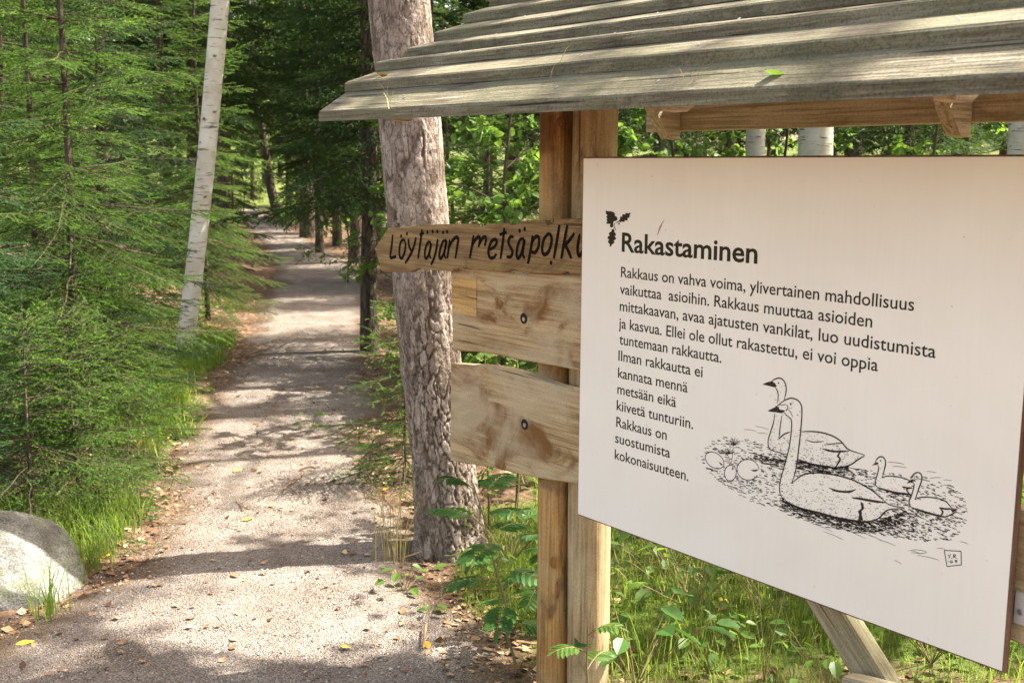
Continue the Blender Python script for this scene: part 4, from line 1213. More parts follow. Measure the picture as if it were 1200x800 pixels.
def leaves(P, D, Nn, size, width, g, tint, shape=1, fold=.25):
    """leaf blades at P pointing along D with face normal Nn; shape 1: four-point blade, 2: rounder eight-point blade"""
    D = D / (np.linalg.norm(D, axis=1)[:, None] + 1e-9); S_ = np.cross(D, Nn); S_ /= np.linalg.norm(S_, axis=1)[:, None] + 1e-9
    Nn = np.cross(S_, D); s = np.asarray(size)[:, None]
    prof = [(0, 0), (.45, 1), (1, 0)] if shape == 1 else [(0, 0), (.18, .72), (.48, 1), (.78, .66), (1, 0)]
    k = len(prof); mid = [P + D * s * a - Nn * s * .10 * a * a for a, _ in prof]
    if shape == 1:
        l = P + D * s * .45 + S_ * s * width * .5 + Nn * s * fold * width * .5; r = P + D * s * .45 - S_ * s * width * .5 + Nn * s * fold * width * .5
        V = np.stack([mid[0], l, mid[2], r], 1); f = np.array([[0, 2, 1], [0, 3, 2]]); kk = 4
    else:
        Ls = [mid[i] + (S_ * prof[i][1] * width * .5 + Nn * fold * width * .5 * prof[i][1]) * s for i in (1, 2, 3)]
        Rs = [mid[i] + (-S_ * prof[i][1] * width * .5 + Nn * fold * width * .5 * prof[i][1]) * s for i in (1, 2, 3)]
        V = np.stack(mid + Ls + Rs, 1); kk = 11
        f = np.array([[0, 1, 5], [1, 2, 6], [1, 6, 5], [2, 3, 7], [2, 7, 6], [3, 4, 7], [0, 8, 1], [1, 9, 2], [1, 8, 9], [2, 10, 3], [2, 9, 10], [3, 10, 4]])
    F = (f[None] + (np.arange(len(P)) * kk)[:, None, None]).reshape(-1, 3)
    return V.reshape(-1, 3), F, np.repeat(tint, kk)


def make_broadleaf(name, label, cat, loc, axis, rad, bark, limbs, z0, R, leaf, nleaf, seed, group, mat, shape=1, rise=.5, twigs=7, spread=1., leafw=.75, sides=16, stem='trunk'):
    """trunk along axis [(x,y,z)] with limbs that carry twigs full of leaves"""
    g = np.random.default_rng(seed)
    root = thing(name, label, cat, loc, 0, group)
    ax = np.asarray(axis, float); h = ax[-1, 2]
    tt = np.linspace(0, 1, max(16, len(ax) * 6)); src = np.linspace(0, 1, len(ax))
    P = np.stack([np.interp(tt, src, ax[:, k]) for k in range(3)], 1)
    rr = np.interp(tt, np.linspace(0, 1, len(rad)), rad)
    tb = MB(); V, F = tube(P, rr, sides); tb.add(V, F)
    trunk = tb.build(stem, bark, root)
    cb = MB(); LP, LD = [], []
    for k in range(limbs):
        q = z0 + (1 - z0) * (k + g.random()) / limbs; i = min(int(q * (len(P) - 1)), len(P) - 2)
        o = P[i]; a = k * 2.4 + g.normal() * .4; ln = R * (1.15 - .75 * (q - z0) / (1 - z0 + 1e-6)) * g.uniform(.7, 1.15)
        s = np.linspace(0, 1, 7)
        B_ = np.stack([o[0] + np.cos(a) * ln * s, o[1] + np.sin(a) * ln * s, o[2] + rise * ln * s - .18 * ln * s ** 2.2], 1) + np.cumsum(g.normal(size=(7, 3)), 0) * .03 * ln * s[:, None]
        V, F = tube(B_, max(.003, rr[i] * .38) * (1 - .85 * s) + .0015, 5); cb.add(V, F)
        for t in range(twigs):
            u = g.uniform(.2, 1.0); st = np.array([np.interp(u, s, B_[:, c]) for c in range(3)])
            d = np.array([np.cos(a), np.sin(a), .1]) + g.normal(size=3) * .75; d[2] -= .15; d /= np.linalg.norm(d)
            tl = ln * g.uniform(.25, .5); w = np.linspace(0, 1, 5)
            Tw = st + d * tl * w[:, None] + np.array([0, 0, -1.]) * (.22 * tl * w ** 2)[:, None]
            V, F = tube(Tw, .0035 * (1 - .7 * w) + .0008, 3); cb.add(V, F)
            m = max(2, nleaf // (limbs * twigs)); v = g.uniform(.1, 1.0, m)
            pp = np.stack([np.interp(v, w, Tw[:, c]) for c in range(3)], 1) + g.normal(size=(m, 3)) * .06 * spread * ln * .5
            LP.append(pp); LD.append(d * .5 + g.normal(size=(m, 3)) * .6 + [0, 0, -.25])
    LP = np.concatenate(LP); LD = np.concatenate(LD); N = len(LP)
    Nn = g.normal(size=(N, 3)) * .55 + [0, 0, 1.]
    V, F, t = leaves(LP, LD, Nn, leaf * g.uniform(.6, 1.2, N), leafw, g, np.clip(.55 + g.normal(size=N) * .25, 0, 1), shape)
    nV = len(V); W = np.concatenate(cb.V); WF = np.concatenate(cb.F[4]) + nV
    mi = np.concatenate([np.zeros(len(F), np.int32), np.ones(len(WF), np.int32)])
    build('crown', np.concatenate([V, W]), [F, WF], parent=root, attrs={'tint': np.concatenate([t, np.zeros(len(W))])}, mats=[mat, bark if stem != 'trunk' or 'birch' not in bark.name else MAT['twig']], midx=mi, smooth_=False)
    return root


def ground_at(x, y): return (x, y, float(gz(x, y)))


def wx(px, Y): return float(at_depth(px, 200, Y)[0])


# ------------------------------------------------------------------ the pine beside the path
pine = thing('pine_tree', 'big pine with reddish grey plated bark leaning slightly left behind the wooden arrow board', 'pine tree', ground_at(-.255, 4.72))
pc = [(529, 660), (524, 600), (519, 540), (510, 470), (502, 400), (496, 330), (489, 250), (480, 140), (471, 40), (466, -20)]
pw_ = [83, 80, 75, 73, 71, 71, 71, 71, 70, 70]
zs_, cx_, rd_ = [], [], []
for (px, py), w in zip(pc, pw_):
    p = at_depth(px, py, 4.72); zs_.append(p[2]); cx_.append(p[0]); rd_.append(w / FPX * 4.72 / 2)
zs_ = [-.2] + zs_[1:] + [5, 9, 14]; cx_ = [cx_[0] + .01] + cx_[1:] + [cx_[-1] - .22, cx_[-1] - .4, cx_[-1] - .5]; rd_ = [rd_[0] * 1.0] + rd_[1:] + [.115, .085, .02]
nth = 220; zz = np.concatenate([np.arange(-.2, 3.0, .0065), np.arange(3.0, 14.01, .12)]); th = np.arange(nth) * 2 * np.pi / nth
TH, ZZ = np.meshgrid(th, zz)
rad = np.interp(ZZ, zs_, rd_) * (1 + .05 * (fbm(np.cos(TH) * 1.2 + 3, np.sin(TH) * 1.2 + ZZ * .8, 3, 2) - .5) * 2)
rad = rad + .022 * np.exp(-np.maximum(ZZ, 0) / .10) * (1 + .8 * np.cos(TH * 5 + .6))
# plates: cellular pattern, taller than wide, finer and flakier higher up
gp = np.random.default_rng(21)
U = TH * .135; WZ = ZZ
wu = U + (fbm(U * 22 + 1, WZ * 9, 5, 12) - .5) * .060; wz = WZ + (fbm(U * 16 + 8, WZ * 14, 5, 13) - .5) * .16
crack = np.zeros_like(U); low = (ZZ < 3.0); plate = np.zeros_like(U)
per = 2 * np.pi * .135
for lo, hi in ((-.2, .4), (.4, 1.0), (1.0, 1.6), (1.6, 2.3), (2.3, 3.0)):
    sel = (ZZ >= lo) & (ZZ < hi)
    cu, cz = [], []
    gpp = np.random.default_rng(77); nseed = 1700
    su = gpp.random(nseed) * per; sz_ = -.5 + 3.9 * gpp.random(nseed); sv = gpp.random(nseed)
    ks = (sz_ > lo - .35) & (sz_ < hi + .35); su_, sz2, sv_ = su[ks], sz_[ks], sv[ks]
    a, b = wu[sel], wz[sel]
    f1 = np.empty(len(a)); f2 = np.empty(len(a)); pv = np.empty(len(a))
    for c in range(0, len(a), 8000):
        du = np.abs(a[c:c + 8000, None] - su_[None]); du = np.minimum(du, per - du); dz = (b[c:c + 8000, None] - sz2[None]) * .30
        dd = np.sqrt(du ** 2 + dz ** 2); part = np.argpartition(dd, 1, 1)[:, :2]; v = np.take_along_axis(dd, part, 1)
        o = np.argsort(v, 1); v = np.take_along_axis(v, o, 1); f1[c:c + 8000] = v[:, 0]; f2[c:c + 8000] = v[:, 1]
        pv[c:c + 8000] = sv_[np.take_along_axis(part, o, 1)[:, 0]]
    e = f2 - f1; crack[sel] = (1 - smooth(.0003, .0044, e + (fbm(a * 90, b * 60, 2, 5) - .5) * .005)) * smooth(.26, .54, fbm(a * 14, b * 6, 3, 15) + .22 * (1 - smooth(.3, 1.3, b))); plate[sel] = pv
depth_ = .0035 + .009 * (1 - smooth(.2, 1.4, ZZ))
rad = rad - crack * depth_ * (.35 + 1.1 * fbm(U * 9, WZ * 5, 2, 41)) + (plate - .5) * .0032 * low + (fbm(U * 60, WZ * 40, 3, 51) - .5) * .0045 + (fbm(U * 170, WZ * 110, 2, 52) - .5) * .0022
cx2 = np.interp(ZZ, zs_, cx_)
V = np.stack([cx2 + rad * np.cos(TH) + .255, rad * np.sin(TH), ZZ], -1).reshape(-1, 3)
i = np.arange(len(zz) - 1)[:, None] * nth; j = np.arange(nth)[None]; k = (j + 1) % nth
build('trunk', V, [np.stack([i + j, i + k, i + nth + k, i + nth + j], -1).reshape(-1, 4)], MAT['pine'], pine, attrs={'crack': (crack * (.35 + .65 * fbm(U * 9, WZ * 5, 2, 41))).ravel(), 'plate': plate.ravel()})
# its crown, high above the picture
gq = np.random.default_rng(31); cb = MB(); P0, D = [], []
for k in range(34):
    z = gq.uniform(7.5, 13.8); a = gq.random() * 6.28; ln = (14.6 - z) * .34 + .4; s = np.linspace(0, 1, 6)
    B_ = np.stack([-.42 + np.cos(a) * ln * s, np.sin(a) * ln * s, z + .3 * ln * s ** 1.5], 1) + gq.normal(size=(6, 3)) * .05
    V, F = tube(B_, .03 * (1 - .85 * s) + .004, 5); cb.add(V, F)
    for q in range(16):
        u = gq.uniform(.35, 1); P0.append([np.interp(u, s, B_[:, c]) for c in range(3)] + gq.normal(size=3) * .16); D.append(gq.normal(size=3) + [0, 0, .8])
P0 = np.array(P0); D = np.array(D); D /= np.linalg.norm(D, axis=1)[:, None]
up = np.cross(D, [1, 0, 0]); up /= np.linalg.norm(up, axis=1)[:, None]
V, t = needle_tris(P0, D, np.full(len(P0), .16), up, .004, .07, .006, np.full(len(P0), .3), np.full(len(P0), .7), gq)
W = np.concatenate(cb.V); WF = np.concatenate(cb.F[4]) + len(V)
build('crown', np.concatenate([V, W]), [np.arange(len(V)).reshape(-1, 3), WF], parent=pine, attrs={'tint': np.concatenate([t, 0 * W[:, 0]])}, mats=[MAT['needle'], MAT['twig']], midx=[0] * (len(V) // 3) + [1] * len(WF), smooth_=False)

# ------------------------------------------------------------------ birches
b0 = np.array(ground_at(-2.86, 9.45))
bp = [at_depth(px, py, 9.45) - b0 for px, py in ((213, 440), (216, 410), (224, 350), (231, 290), (239, 215), (247, 130), (254, 50), (259, -10))]
bp[0][2] = -.15
last = bp[-1]; bp += [last + np.array([.25, .1, 1.4]), last + np.array([.4, .3, 3.4]), last + np.array([.6, .3, 5.6]), last + np.array([.5, .4, 8.0])]
make_broadleaf('birch_tree', 'white birch trunk leaning right at the left edge of the path', 'birch tree', tuple(b0), bp, [.088, .078, .076, .075, .075, .074, .074, .073, .068, .055, .04, .012],
               MAT['birch'], 20, .62, 1.6, .055, 3600, 5, 'birches', MAT['leaf'], rise=.7, sides=24)

SUNX = math.tan(SUN_EL)
# (picture x of the trunk, distance, height, trunk radius, leaves, label)
for px, Y, h, r, nl, lab, sd in ((880, 9.2, 10, .078, 900, 'slim grey birch trunk seen above the panel, left of two others', 61), (950, 8.3, 11, .125, 900, 'thick pale birch trunk seen above the middle of the panel', 62), (1190, 7.4, 10, .085, 1100, 'birch trunk showing between roof and panel at the right edge', 63)):
    x = wx(px, Y); A = [(0, 0, -.1), (.03, 0, 1.5), (.0, .03, 3), (.1, .1, 5.5), (.05, .0, 8), (.15, .1, h)]
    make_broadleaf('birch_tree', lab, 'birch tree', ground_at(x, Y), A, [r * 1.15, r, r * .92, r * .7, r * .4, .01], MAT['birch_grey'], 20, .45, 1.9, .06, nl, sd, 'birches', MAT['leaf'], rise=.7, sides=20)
# more birches and alders of the same wood to the right of the picture, whose crowns dapple the path
shade = None
for k, (x, Y, h, sc) in enumerate(((5.6, 3.7, 9.5, 1.0), (6.9, 5.9, 10.5, 1.05), (4.35, 4.75, 11, 1.2), (8.2, 9.6, 11, 1.1), (9.2, 2.6, 11, 1.1), (10.5, 6.5, 12, 1.15))):
    lab = 'leafy birch standing right of the picture beyond the notice stand'
    if shade is None:
        A = [(0, 0, -.1), (.05, 0, 2), (.0, .08, 4), (.15, .1, 6.5), (.1, .05, 9.6)]
        shade = make_broadleaf('birch_tree', lab, 'birch tree', ground_at(x, Y), A, [.12, .10, .09, .06, .012], MAT['birch'], 22, .34, 1.8, .075, 2600, 77, 'birches', MAT['leaf'], rise=.6, sides=14)
    else: copy_tree(shade, ground_at(x, Y), k * 1.7, sc, lab)

# ------------------------------------------------------------------ spruces
GS = 'spruces of the forest'
young = make_spruce('spruce_tree', 'young bright green spruce with a thin straight stem left of the path', ground_at(-2.36, 5.95), 5.2, .36, .92, 'fine', .22, 8, 5, MAT['needle'], (.28, .5, .8, 1.1), GS, r0=.026, dead=8)
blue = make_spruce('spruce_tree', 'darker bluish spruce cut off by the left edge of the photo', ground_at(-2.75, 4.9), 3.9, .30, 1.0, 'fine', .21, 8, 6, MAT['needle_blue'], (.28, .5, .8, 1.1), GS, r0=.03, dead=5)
sap = make_spruce('spruce_sapling', 'low spruce sapling behind the pale boulder', ground_at(-2.02, 5.2), .95, .05, .52, 'fine', .085, 7, 8, MAT['needle'], (.12, .22, .4), 'spruce saplings', r0=.009, pw=.7)
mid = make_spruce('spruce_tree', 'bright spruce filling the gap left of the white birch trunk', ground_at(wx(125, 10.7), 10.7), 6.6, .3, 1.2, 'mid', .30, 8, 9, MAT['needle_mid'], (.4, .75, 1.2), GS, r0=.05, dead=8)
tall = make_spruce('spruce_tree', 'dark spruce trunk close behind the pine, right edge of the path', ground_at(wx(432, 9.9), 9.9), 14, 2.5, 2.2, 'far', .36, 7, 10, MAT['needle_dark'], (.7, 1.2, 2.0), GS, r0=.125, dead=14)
for src, px, Y, rz, sc, lab in (
    (young, 35, 6.7, .4, .95, 'spruce crowding in between the bluish and the thin-stemmed one'),
    (blue, 118, 7.0, 2.9, .85, 'dark spruce just behind the thin-stemmed young spruce'),
    (sap, 108, 6.4, 3.3, 1.2, 'spruce sapling with drooping branches under the thin-stemmed young spruce'),
    (sap, 70, 5.05, 5.6, 1.1, 'spruce sapling between the boulder and the young spruce'),
    (young, 10, 7.6, 1.9, 1.1, 'spruce behind the bluish one near the left edge'),
    (young, 235, 11.6, 3.9, 1.0, 'young spruce whose lit tips reach past the right side of the birch'),
    (mid, 60, 12.4, 2.2, 1.1, 'mid-green spruce standing behind the thin-stemmed young one'),
    (mid, -40, 9.6, 4.1, 1.15, 'tall spruce in the dense thicket at the far left'),
    (mid, 195, 14.5, .7, 1.2, 'shaded spruce further back behind the birch trunk'),
    (sap, 135, 5.7, 2., .9, 'small spruce sapling at the path edge under the young spruce'),
    (sap, 20, 4.75, 4., 1.15, 'bushy spruce sapling directly left of the grass behind the boulder'),
    (sap, 468, 5.75, 1.2, 1.05, 'dark little spruce sapling at the left foot of the pine'),
    (sap, 775, 4.9, 5.2, 1.0, 'spruce sapling in the grass right of the post under the panel'),
    (young, 575, 7.9, 2.6, .8, 'spruce with lit tips in the gap between pine and post'),
    (mid, 655, 9.4, 5.1, 1.05, 'spruce hidden mostly behind the post of the notice stand'),
    (mid, 770, 11.5, 1.1, 1.2, 'dark spruce seen above the left part of the panel'),
    (mid, 1060, 9.6, 3.0, 1.1, 'dark spruce seen above the right part of the panel'),
    (mid, 1130, 12.5, .3, 1.25, 'spruce behind the right end of the panel'),
    (mid, 1290, 10.5, 2.3, 1.1, 'spruce right of the panel at the edge of the photo'),
    (tall, 500, 15.5, 1.0, .95, 'tall dark spruce behind the pine and its neighbour'),
    (tall, 393, 23.5, 2.2, .75, 'thin dark spruce trunk right of the far path bend'),
    (tall, 358, 26.2, 3.1, 1.35, 'thick dark spruce trunk beside the far path bend'),
    (tall, 338, 40, 4.4, 1.0, 'slender far trunk between the leaning and the thick one'),
    (tall, 262, 24.5, 5.0, 1.25, 'big dark spruce on the left bank of the far path'),
    (tall, 228, 19, .5, 1.0, 'dark spruce trunk behind the birch on the bank'),
    (tall, 165, 20, 2.7, 1.0, 'tall spruce far behind the young spruces'),
    (tall, 60, 17, 1.6, 1.0, 'tall spruce far back at the left'),
    (tall, 425, 31, .9, 1.1, 'distant spruce right of the path in the dark wood'),
    (tall, 470, 24, 3.6, 1.0, 'distant spruce hidden behind the pine trunk'),
    (tall, 600, 18, 5.3, 1.05, 'tall spruce in the dark wood left of the post'),
    (tall, 690, 16, 2.0, 1.0, 'tall spruce in the dark wood behind the post'),
    (tall, 850, 17, .2, 1.0, 'tall dark spruce behind the slim grey birch'),
    (tall, 1000, 15, 1.3, 1.0, 'tall dark spruce behind the thick pale birch'),
    (tall, 1180, 17, 3.3, 1.05, 'tall dark spruce behind the birch at the right edge'),
    (tall, 415, 19.5, 2.5, .8, 'dark spruce right of the path before the thin trunks'),
    (tall, 445, 21, 4.9, .9, 'dark spruce half hidden by the pine beyond the path'),
    (tall, 378, 33, 1.2, .95, 'far dark spruce between the thick trunk and the thin one'),
    (tall, 402, 37, 3.9, .95, 'far dark spruce beyond the thin trunk'),
    (tall, 350, 44, 5.5, 1.0, 'far dark spruce over the bend of the path'),
    (tall, 245, 30, .8, 1.0, 'far dark spruce on the left bank of the bend'),
    (tall, 372, 21.5, 2.9, .62, 'slim dark trunk right of the path just before the thick one'),
    (tall, 407, 28, 1.9, .6, 'slim dark trunk in the gap between the thin trunk and the pine'),
    (tall, 296, 47, .9, .8, 'far dark spruce standing just beyond the end of the path'),
    (mid, 270, 34, 2.1, 1.0, 'low spruce on the left verge of the far path'),
    (mid, 352, 36, 1.4, 1.0, 'low spruce in the shade right of the far bend'),
    (tall, 310, 52, 1.9, 1.1, 'far spruce where the path disappears'),
    (tall, 285, 60, 2.9, 1.1, 'far spruce left of where the path disappears')):
    x = wx(px, Y); copy_tree(src, ground_at(x, Y), rz, sc, lab)
for k in range(58):
    px = -170 + (k % 29) * 52 + rng.normal() * 16; Y = 34 + 14 * rng.random() + (22 if k >= 29 else 0)
    if 235 < px < 335: Y += 22
    copy_tree(tall, ground_at(wx(px, Y), Y), rng.random() * 6.3, .9 + .35 * rng.random(), 'distant spruce at the back of the dark wood')

# the crooked pale trunk at the far bend
p0 = at_ground(329, 253); Y = p0[1]
A = [at_depth(px, py, Y) - p0 for px, py in ((329, 256), (322, 238), (316, 215), (313, 190), (309, 165), (300, 120), (296, 60), (292, 0))]; A[0][2] = -.2
make_broadleaf('alder_tree', 'crooked dark trunk leaning left at the far bend of the path', 'alder tree', tuple(p0), A, [.2, .17, .15, .14, .13, .11, .08, .04], MAT['bark'], 14, .5, 2.2, .16, 1800, 88, None, MAT['leaf'], rise=.5)

# ------------------------------------------------------------------ leafy shrubs
tall.scale = (.62,) * 3
sh = make_broadleaf('shrub', 'bright broad-leaved shrub between the pine and the post', 'shrub', ground_at(wx(590, 6.9), 6.9), [(0, 0, -.05), (.05, 0, .7), (.0, .1, 1.5), (.1, .1, 2.5)], [.018, .015, .011, .004], MAT['twig'], 17, .12, .72, .062, 1500, 91, 'leafy shrubs', MAT['leaf'], 2, rise=.55, twigs=6, sides=8, stem='stem')
sp_ = make_broadleaf('leafy_sapling', 'low sapling with rounded leaves between the pine foot and the post', 'sapling', ground_at(wx(607, 5.1), 5.1), [(0, 0, -.05), (.02, 0, .4), (.0, .03, .75), (.06, .0, 1.1)], [.009, .008, .006, .002], MAT['greentwig'], 12, .22, .30, .05, 230, 92, 'leafy saplings', MAT['leaf'], 2, rise=.45, twigs=3, sides=6, stem='stem', leafw=.85)
for px, Y, rz, sc, lab in ((540, 9.0, 2., 1.1, 'leafy shrub in the shade behind the pine trunk'), (640, 8.4, 4., 1.2, 'leafy shrub behind the upper part of the post'), (800, 8.9, 1., 1.15, 'pale green shrub seen over the left part of the panel'), (920, 11, 3., 1.2, 'leafy shrub between the two birches above the panel'), (1080, 8.7, 5., 1.05, 'leafy shrub under the spruces above the right part of the panel'),
                           (405, 16, 0.6, .8, 'bright low shrub at the path edge by the thin dark trunk'), (345, 29, 1.6, .75, 'bright shrub at the foot of the thick dark trunk'), (372, 33, 2.6, 1.1, 'far shrub right of the path bend in the sun'), (284, 40.5, .6, 1.1, 'sunny bush where the path disappears'), (322, 50, 3.6, 1.6, 'sunny bush right of where the path disappears'), (268, 44, 4.2, 1.5, 'sunny bush left of where the path disappears'), (440, 38, 2.2, 1.5, 'sunlit bush deep in the wood left of the pine'), (400, 44, 5.2, 1.7, 'sunlit bush deep in the wood beyond the thin trunk')):
    copy_tree(sh, ground_at(wx(px, Y), Y), rz, sc, lab)
copy_tree(sp_, ground_at(wx(575, 4.9), 4.9), 2.1, .75, 'small sapling with rounded leaves right at the pine foot')
copy_tree(sp_, ground_at(wx(655, 5.6), 5.6), 4.1, .9, 'sapling with rounded leaves behind the lower plank')

# ------------------------------------------------------------------ rowan seedlings, herbs
def make_rowan(name, label, cat, loc, h, nleafs, ll, seed, group, lean=(0, 0), mat=None, pairs=6, lf=.062):
    g = np.random.default_rng(seed); root = thing(name, label, cat, loc, 0, group)
    s = np.linspace(0, 1, 9); ax = np.stack([lean[0] * s ** 1.5, lean[1] * s ** 1.5, -.03 + (h + .03) * s], 1) + np.cumsum(g.normal(size=(9, 3)) * .006, 0)
    sb = MB(); V, F = tube(ax, .0052 * (1 - .6 * s), 6); sb.add(V, F); sb.build('stem', MAT['greentwig'], root)
    LP, LD, LN, LS = [], [], [], []; rb = MB()
    for k in range(nleafs):
        u = .28 + .72 * (k + .5) / nleafs; o = np.array([np.interp(u, s, ax[:, c]) for c in range(3)])
        a = k * 2.4 + g.normal() * .3; el = .15 + .75 * u ** 2; L = ll * g.uniform(.8, 1.15) * (1.05 - .3 * abs(u - .65))
        w = np.linspace(0, 1, 8); R = np.stack([o[0] + np.cos(a) * L * w * math.cos(el), o[1] + np.sin(a) * L * w * math.cos(el), o[2] + L * (math.sin(el) * w - .42 * w ** 2)], 1)
        V, F = tube(R, .0013 * (1 - .5 * w) + .0004, 4); rb.add(V, F)
        lat = np.array([-np.sin(a), np.cos(a), 0])
        for q in range(pairs + 1):
            t = .32 + .66 * q / pairs; p = np.array([np.interp(t, w, R[:, c]) for c in range(3)]); d = np.array([np.interp(min(1, t + .08), w, R[:, c]) - np.interp(t - .08, w, R[:, c]) for c in range(3)]); d /= np.linalg.norm(d)
            nrm = np.cross(d, lat) * -1; nrm = nrm if nrm[2] > 0 else -nrm
            for sg in ((1, -1) if q < pairs else (0,)):
                LP.append(p); LD.append(d * (.55 if sg else 1) + lat * sg * .85 + [0, 0, -.12]); LN.append(nrm + g.normal(size=3) * .12); LS.append(lf * (.75 + .35 * math.sin(math.pi * t)) * (ll / .2) ** .5 * g.uniform(.9, 1.1))
    LP, LD, LN, LS = map(np.array, (LP, LD, LN, LS))
    V, F, t = leaves(LP, LD, LN, LS, .36, g, np.clip(.5 + g.normal(size=len(LP)) * .22, 0, 1), 2, .3)
    nV = len(V); W = np.concatenate(rb.V); WF = np.concatenate(rb.F[4]) + nV
    build('foliage', np.concatenate([V, W]), [F, WF], parent=root, attrs={'tint': np.concatenate([t, 0 * W[:, 0] + .5])}, mats=[mat or MAT['leaf_deep'], MAT['greentwig']], midx=[0] * len(F) + [1] * len(WF), smooth_=False)
    return root


rw = make_rowan('rowan_seedling', 'tall rowan seedling with feathered leaves just left of the post', 'rowan seedling', ground_at(wx(606, 3.5), 3.5), .64, 13, .21, 3, 'rowan seedlings', (-.16, .02))
copy_tree(rw, ground_at(wx(632, 3.85), 3.85), 2.5, .72, 'shorter rowan seedling between the tall one and the post')
make_rowan('rowan_seedling', 'small pale rowan seedling in front of the foot of the post', 'rowan seedling', ground_at(wx(700, 2.98), 2.98), .36, 6, .16, 9, 'rowan seedlings', (.0, -.02), MAT['leaf'], 5, .05)


def make_herb(name, label, loc, n, h, size, seed, mat, width=.7, shape=2):
    """leafy herb: basal leaves on stalks"""
    g = np.random.default_rng(seed); root = thing(name, label, 'herb', loc, 0, None); sb = MB(); P, D, N_ = [], [], []
    for k in range(n):
        a = k * 2.4 + g.normal() * .3; hh = h * g.uniform(.4, 1.05); r = h * g.uniform(.25, .75); w = np.linspace(0, 1, 5)
        R = np.stack([np.cos(a) * r * w, np.sin(a) * r * w, -.01 + hh * (1.35 * w - .35 * w ** 2)], 1); V, F = tube(R, .0016, 4); sb.add(V, F)
        P.append(R[-1]); D.append([np.cos(a), np.sin(a), -.15 + g.normal() * .2]); N_.append([g.normal() * .25, g.normal() * .25, 1])
    V, F, t = leaves(np.array(P), np.array(D), np.array(N_), size * g.uniform(.7, 1.15, n), width, g, np.clip(.5 + g.normal(size=n) * .2, 0, 1), shape)
    sb.build('stem', MAT['greentwig'], root); build('foliage', V, [F], mat, root, False, {'tint': t})
    return root


make_herb('herb', 'herb with broad soft grey-green leaves right of the post foot', ground_at(wx(760, 3.35), 3.35), 16, .33, .10, 4, MAT['leaf_deep'], .75)
make_herb('herb', 'small herb with pale leaves at the path edge below the pine', ground_at(-.42, 4.2), 9, .12, .05, 5, MAT['leaf'], .7)
make_herb('herb', 'tiny green seedling at the edge of the path near the yellow leaf', ground_at(-.30, 3.95), 6, .07, .045, 6, MAT['leaf'], .6)
make_herb('herb', 'little green plant growing at the path edge by the small grass tuft', ground_at(-1.27, 6.9), 8, .13, .06, 8, MAT['leaf'], .6)


hb = None
for k, (px, Y, rz_, sc, lab) in enumerate(((830, 3.9, .3, .8, 'leafy herb in the grass below the left half of the panel'), (1000, 3.3, 2., .8, 'leafy herb right beside the brace in the grass'), (880, 4.6, 3.1, .9, 'leafy herb further back in the grass below the panel'),
                                    (560, 4.15, 4., .7, 'herb with oval leaves in the moss at the pine foot'), (1130, 3.5, 5., .9, 'leafy herb in the grass under the right corner of the panel'), (790, 4.3, 1.2, 1.0, 'leafy herb in the sunny grass right of the post'), (600, 4.5, .8, 1.1, 'herb with oval leaves in the moss left of the post'), (920, 3.9, 2.6, 1., 'leafy herb in the middle of the grass below the panel'), (850, 3.45, 4.4, .75, 'low leafy herb near the bottom of the photo below the panel'), (1080, 3.9, 1.5, 1.1, 'leafy herb by the thin dark sapling stem'), (745, 4.9, 3.7, 1.2, 'leafy herb behind the post among the spruce twigs'), (1170, 4.1, .2, 1.1, 'leafy herb in the grass under the steel bracket'))):
    if hb is None: hb = make_herb('herb', lab, ground_at(wx(px, Y), Y), 18, .26, .07, 14, MAT['leaf'], .62)
    else: copy_tree(hb, ground_at(wx(px, Y), Y), rz_, sc, lab)
tuft_later = [(850, 4.0, 'dry straw among the green grass below the panel'), (960, 4.4, 'dry straw beside the brace in the shade'), (735, 4.2, 'dry straw tuft close behind the post')]


def make_flower(name, label, loc, h, heads, seed, petal, mat_s, psize=.007, spread=.12):
    g = np.random.default_rng(seed); root = thing(name, label, 'wild flower', loc, 0, None); sb = MB(); P = []
    for k in range(heads):
        a = g.random() * 6.28; z0 = h * g.uniform(.35, .7); w = np.linspace(0, 1, 6); r = spread * g.uniform(.3, 1); top = h * g.uniform(.75, 1.05)
        R = np.stack([np.cos(a) * r * w ** 1.4, np.sin(a) * r * w ** 1.4, -.01 + top * w], 1); V, F = tube(R, .0013 * (1 - .5 * w), 4); sb.add(V, F)
        P.append(R[-1])
    sb.build('stem', mat_s, root); n = 10 if heads > 1 else 5
    for p in P:
        V, F, t = leaves(p + g.normal(size=(n, 3)) * [.012, .012, .014], g.normal(size=(n, 3)), g.normal(size=(n, 3)) + [0, 0, .6], np.full(n, psize * 1.6) * g.uniform(.6, 1.3, n), .9, g, np.full(n, .5))
        build('flower_head', V, [F], petal, root, False)
    return root


make_flower('wild_flower', 'stalk of small whitish flowers in the grass below the panel', ground_at(wx(922, 3.4), 3.4), .42, 7, 3, MAT['petal'], MAT['greentwig'], .008)
make_flower('wild_flower', 'withered pale flower stalk behind the boulder', ground_at(-1.98, 4.75), .48, 6, 5, MAT['drygrass'], MAT['drygrass'], .007, .16)
make_flower('wild_flower', 'tiny yellow flower in the grass below the panel', ground_at(wx(872, 3.75), 3.75), .16, 1, 7, MAT['yellow_petal'], MAT['greentwig'], .014, .03)


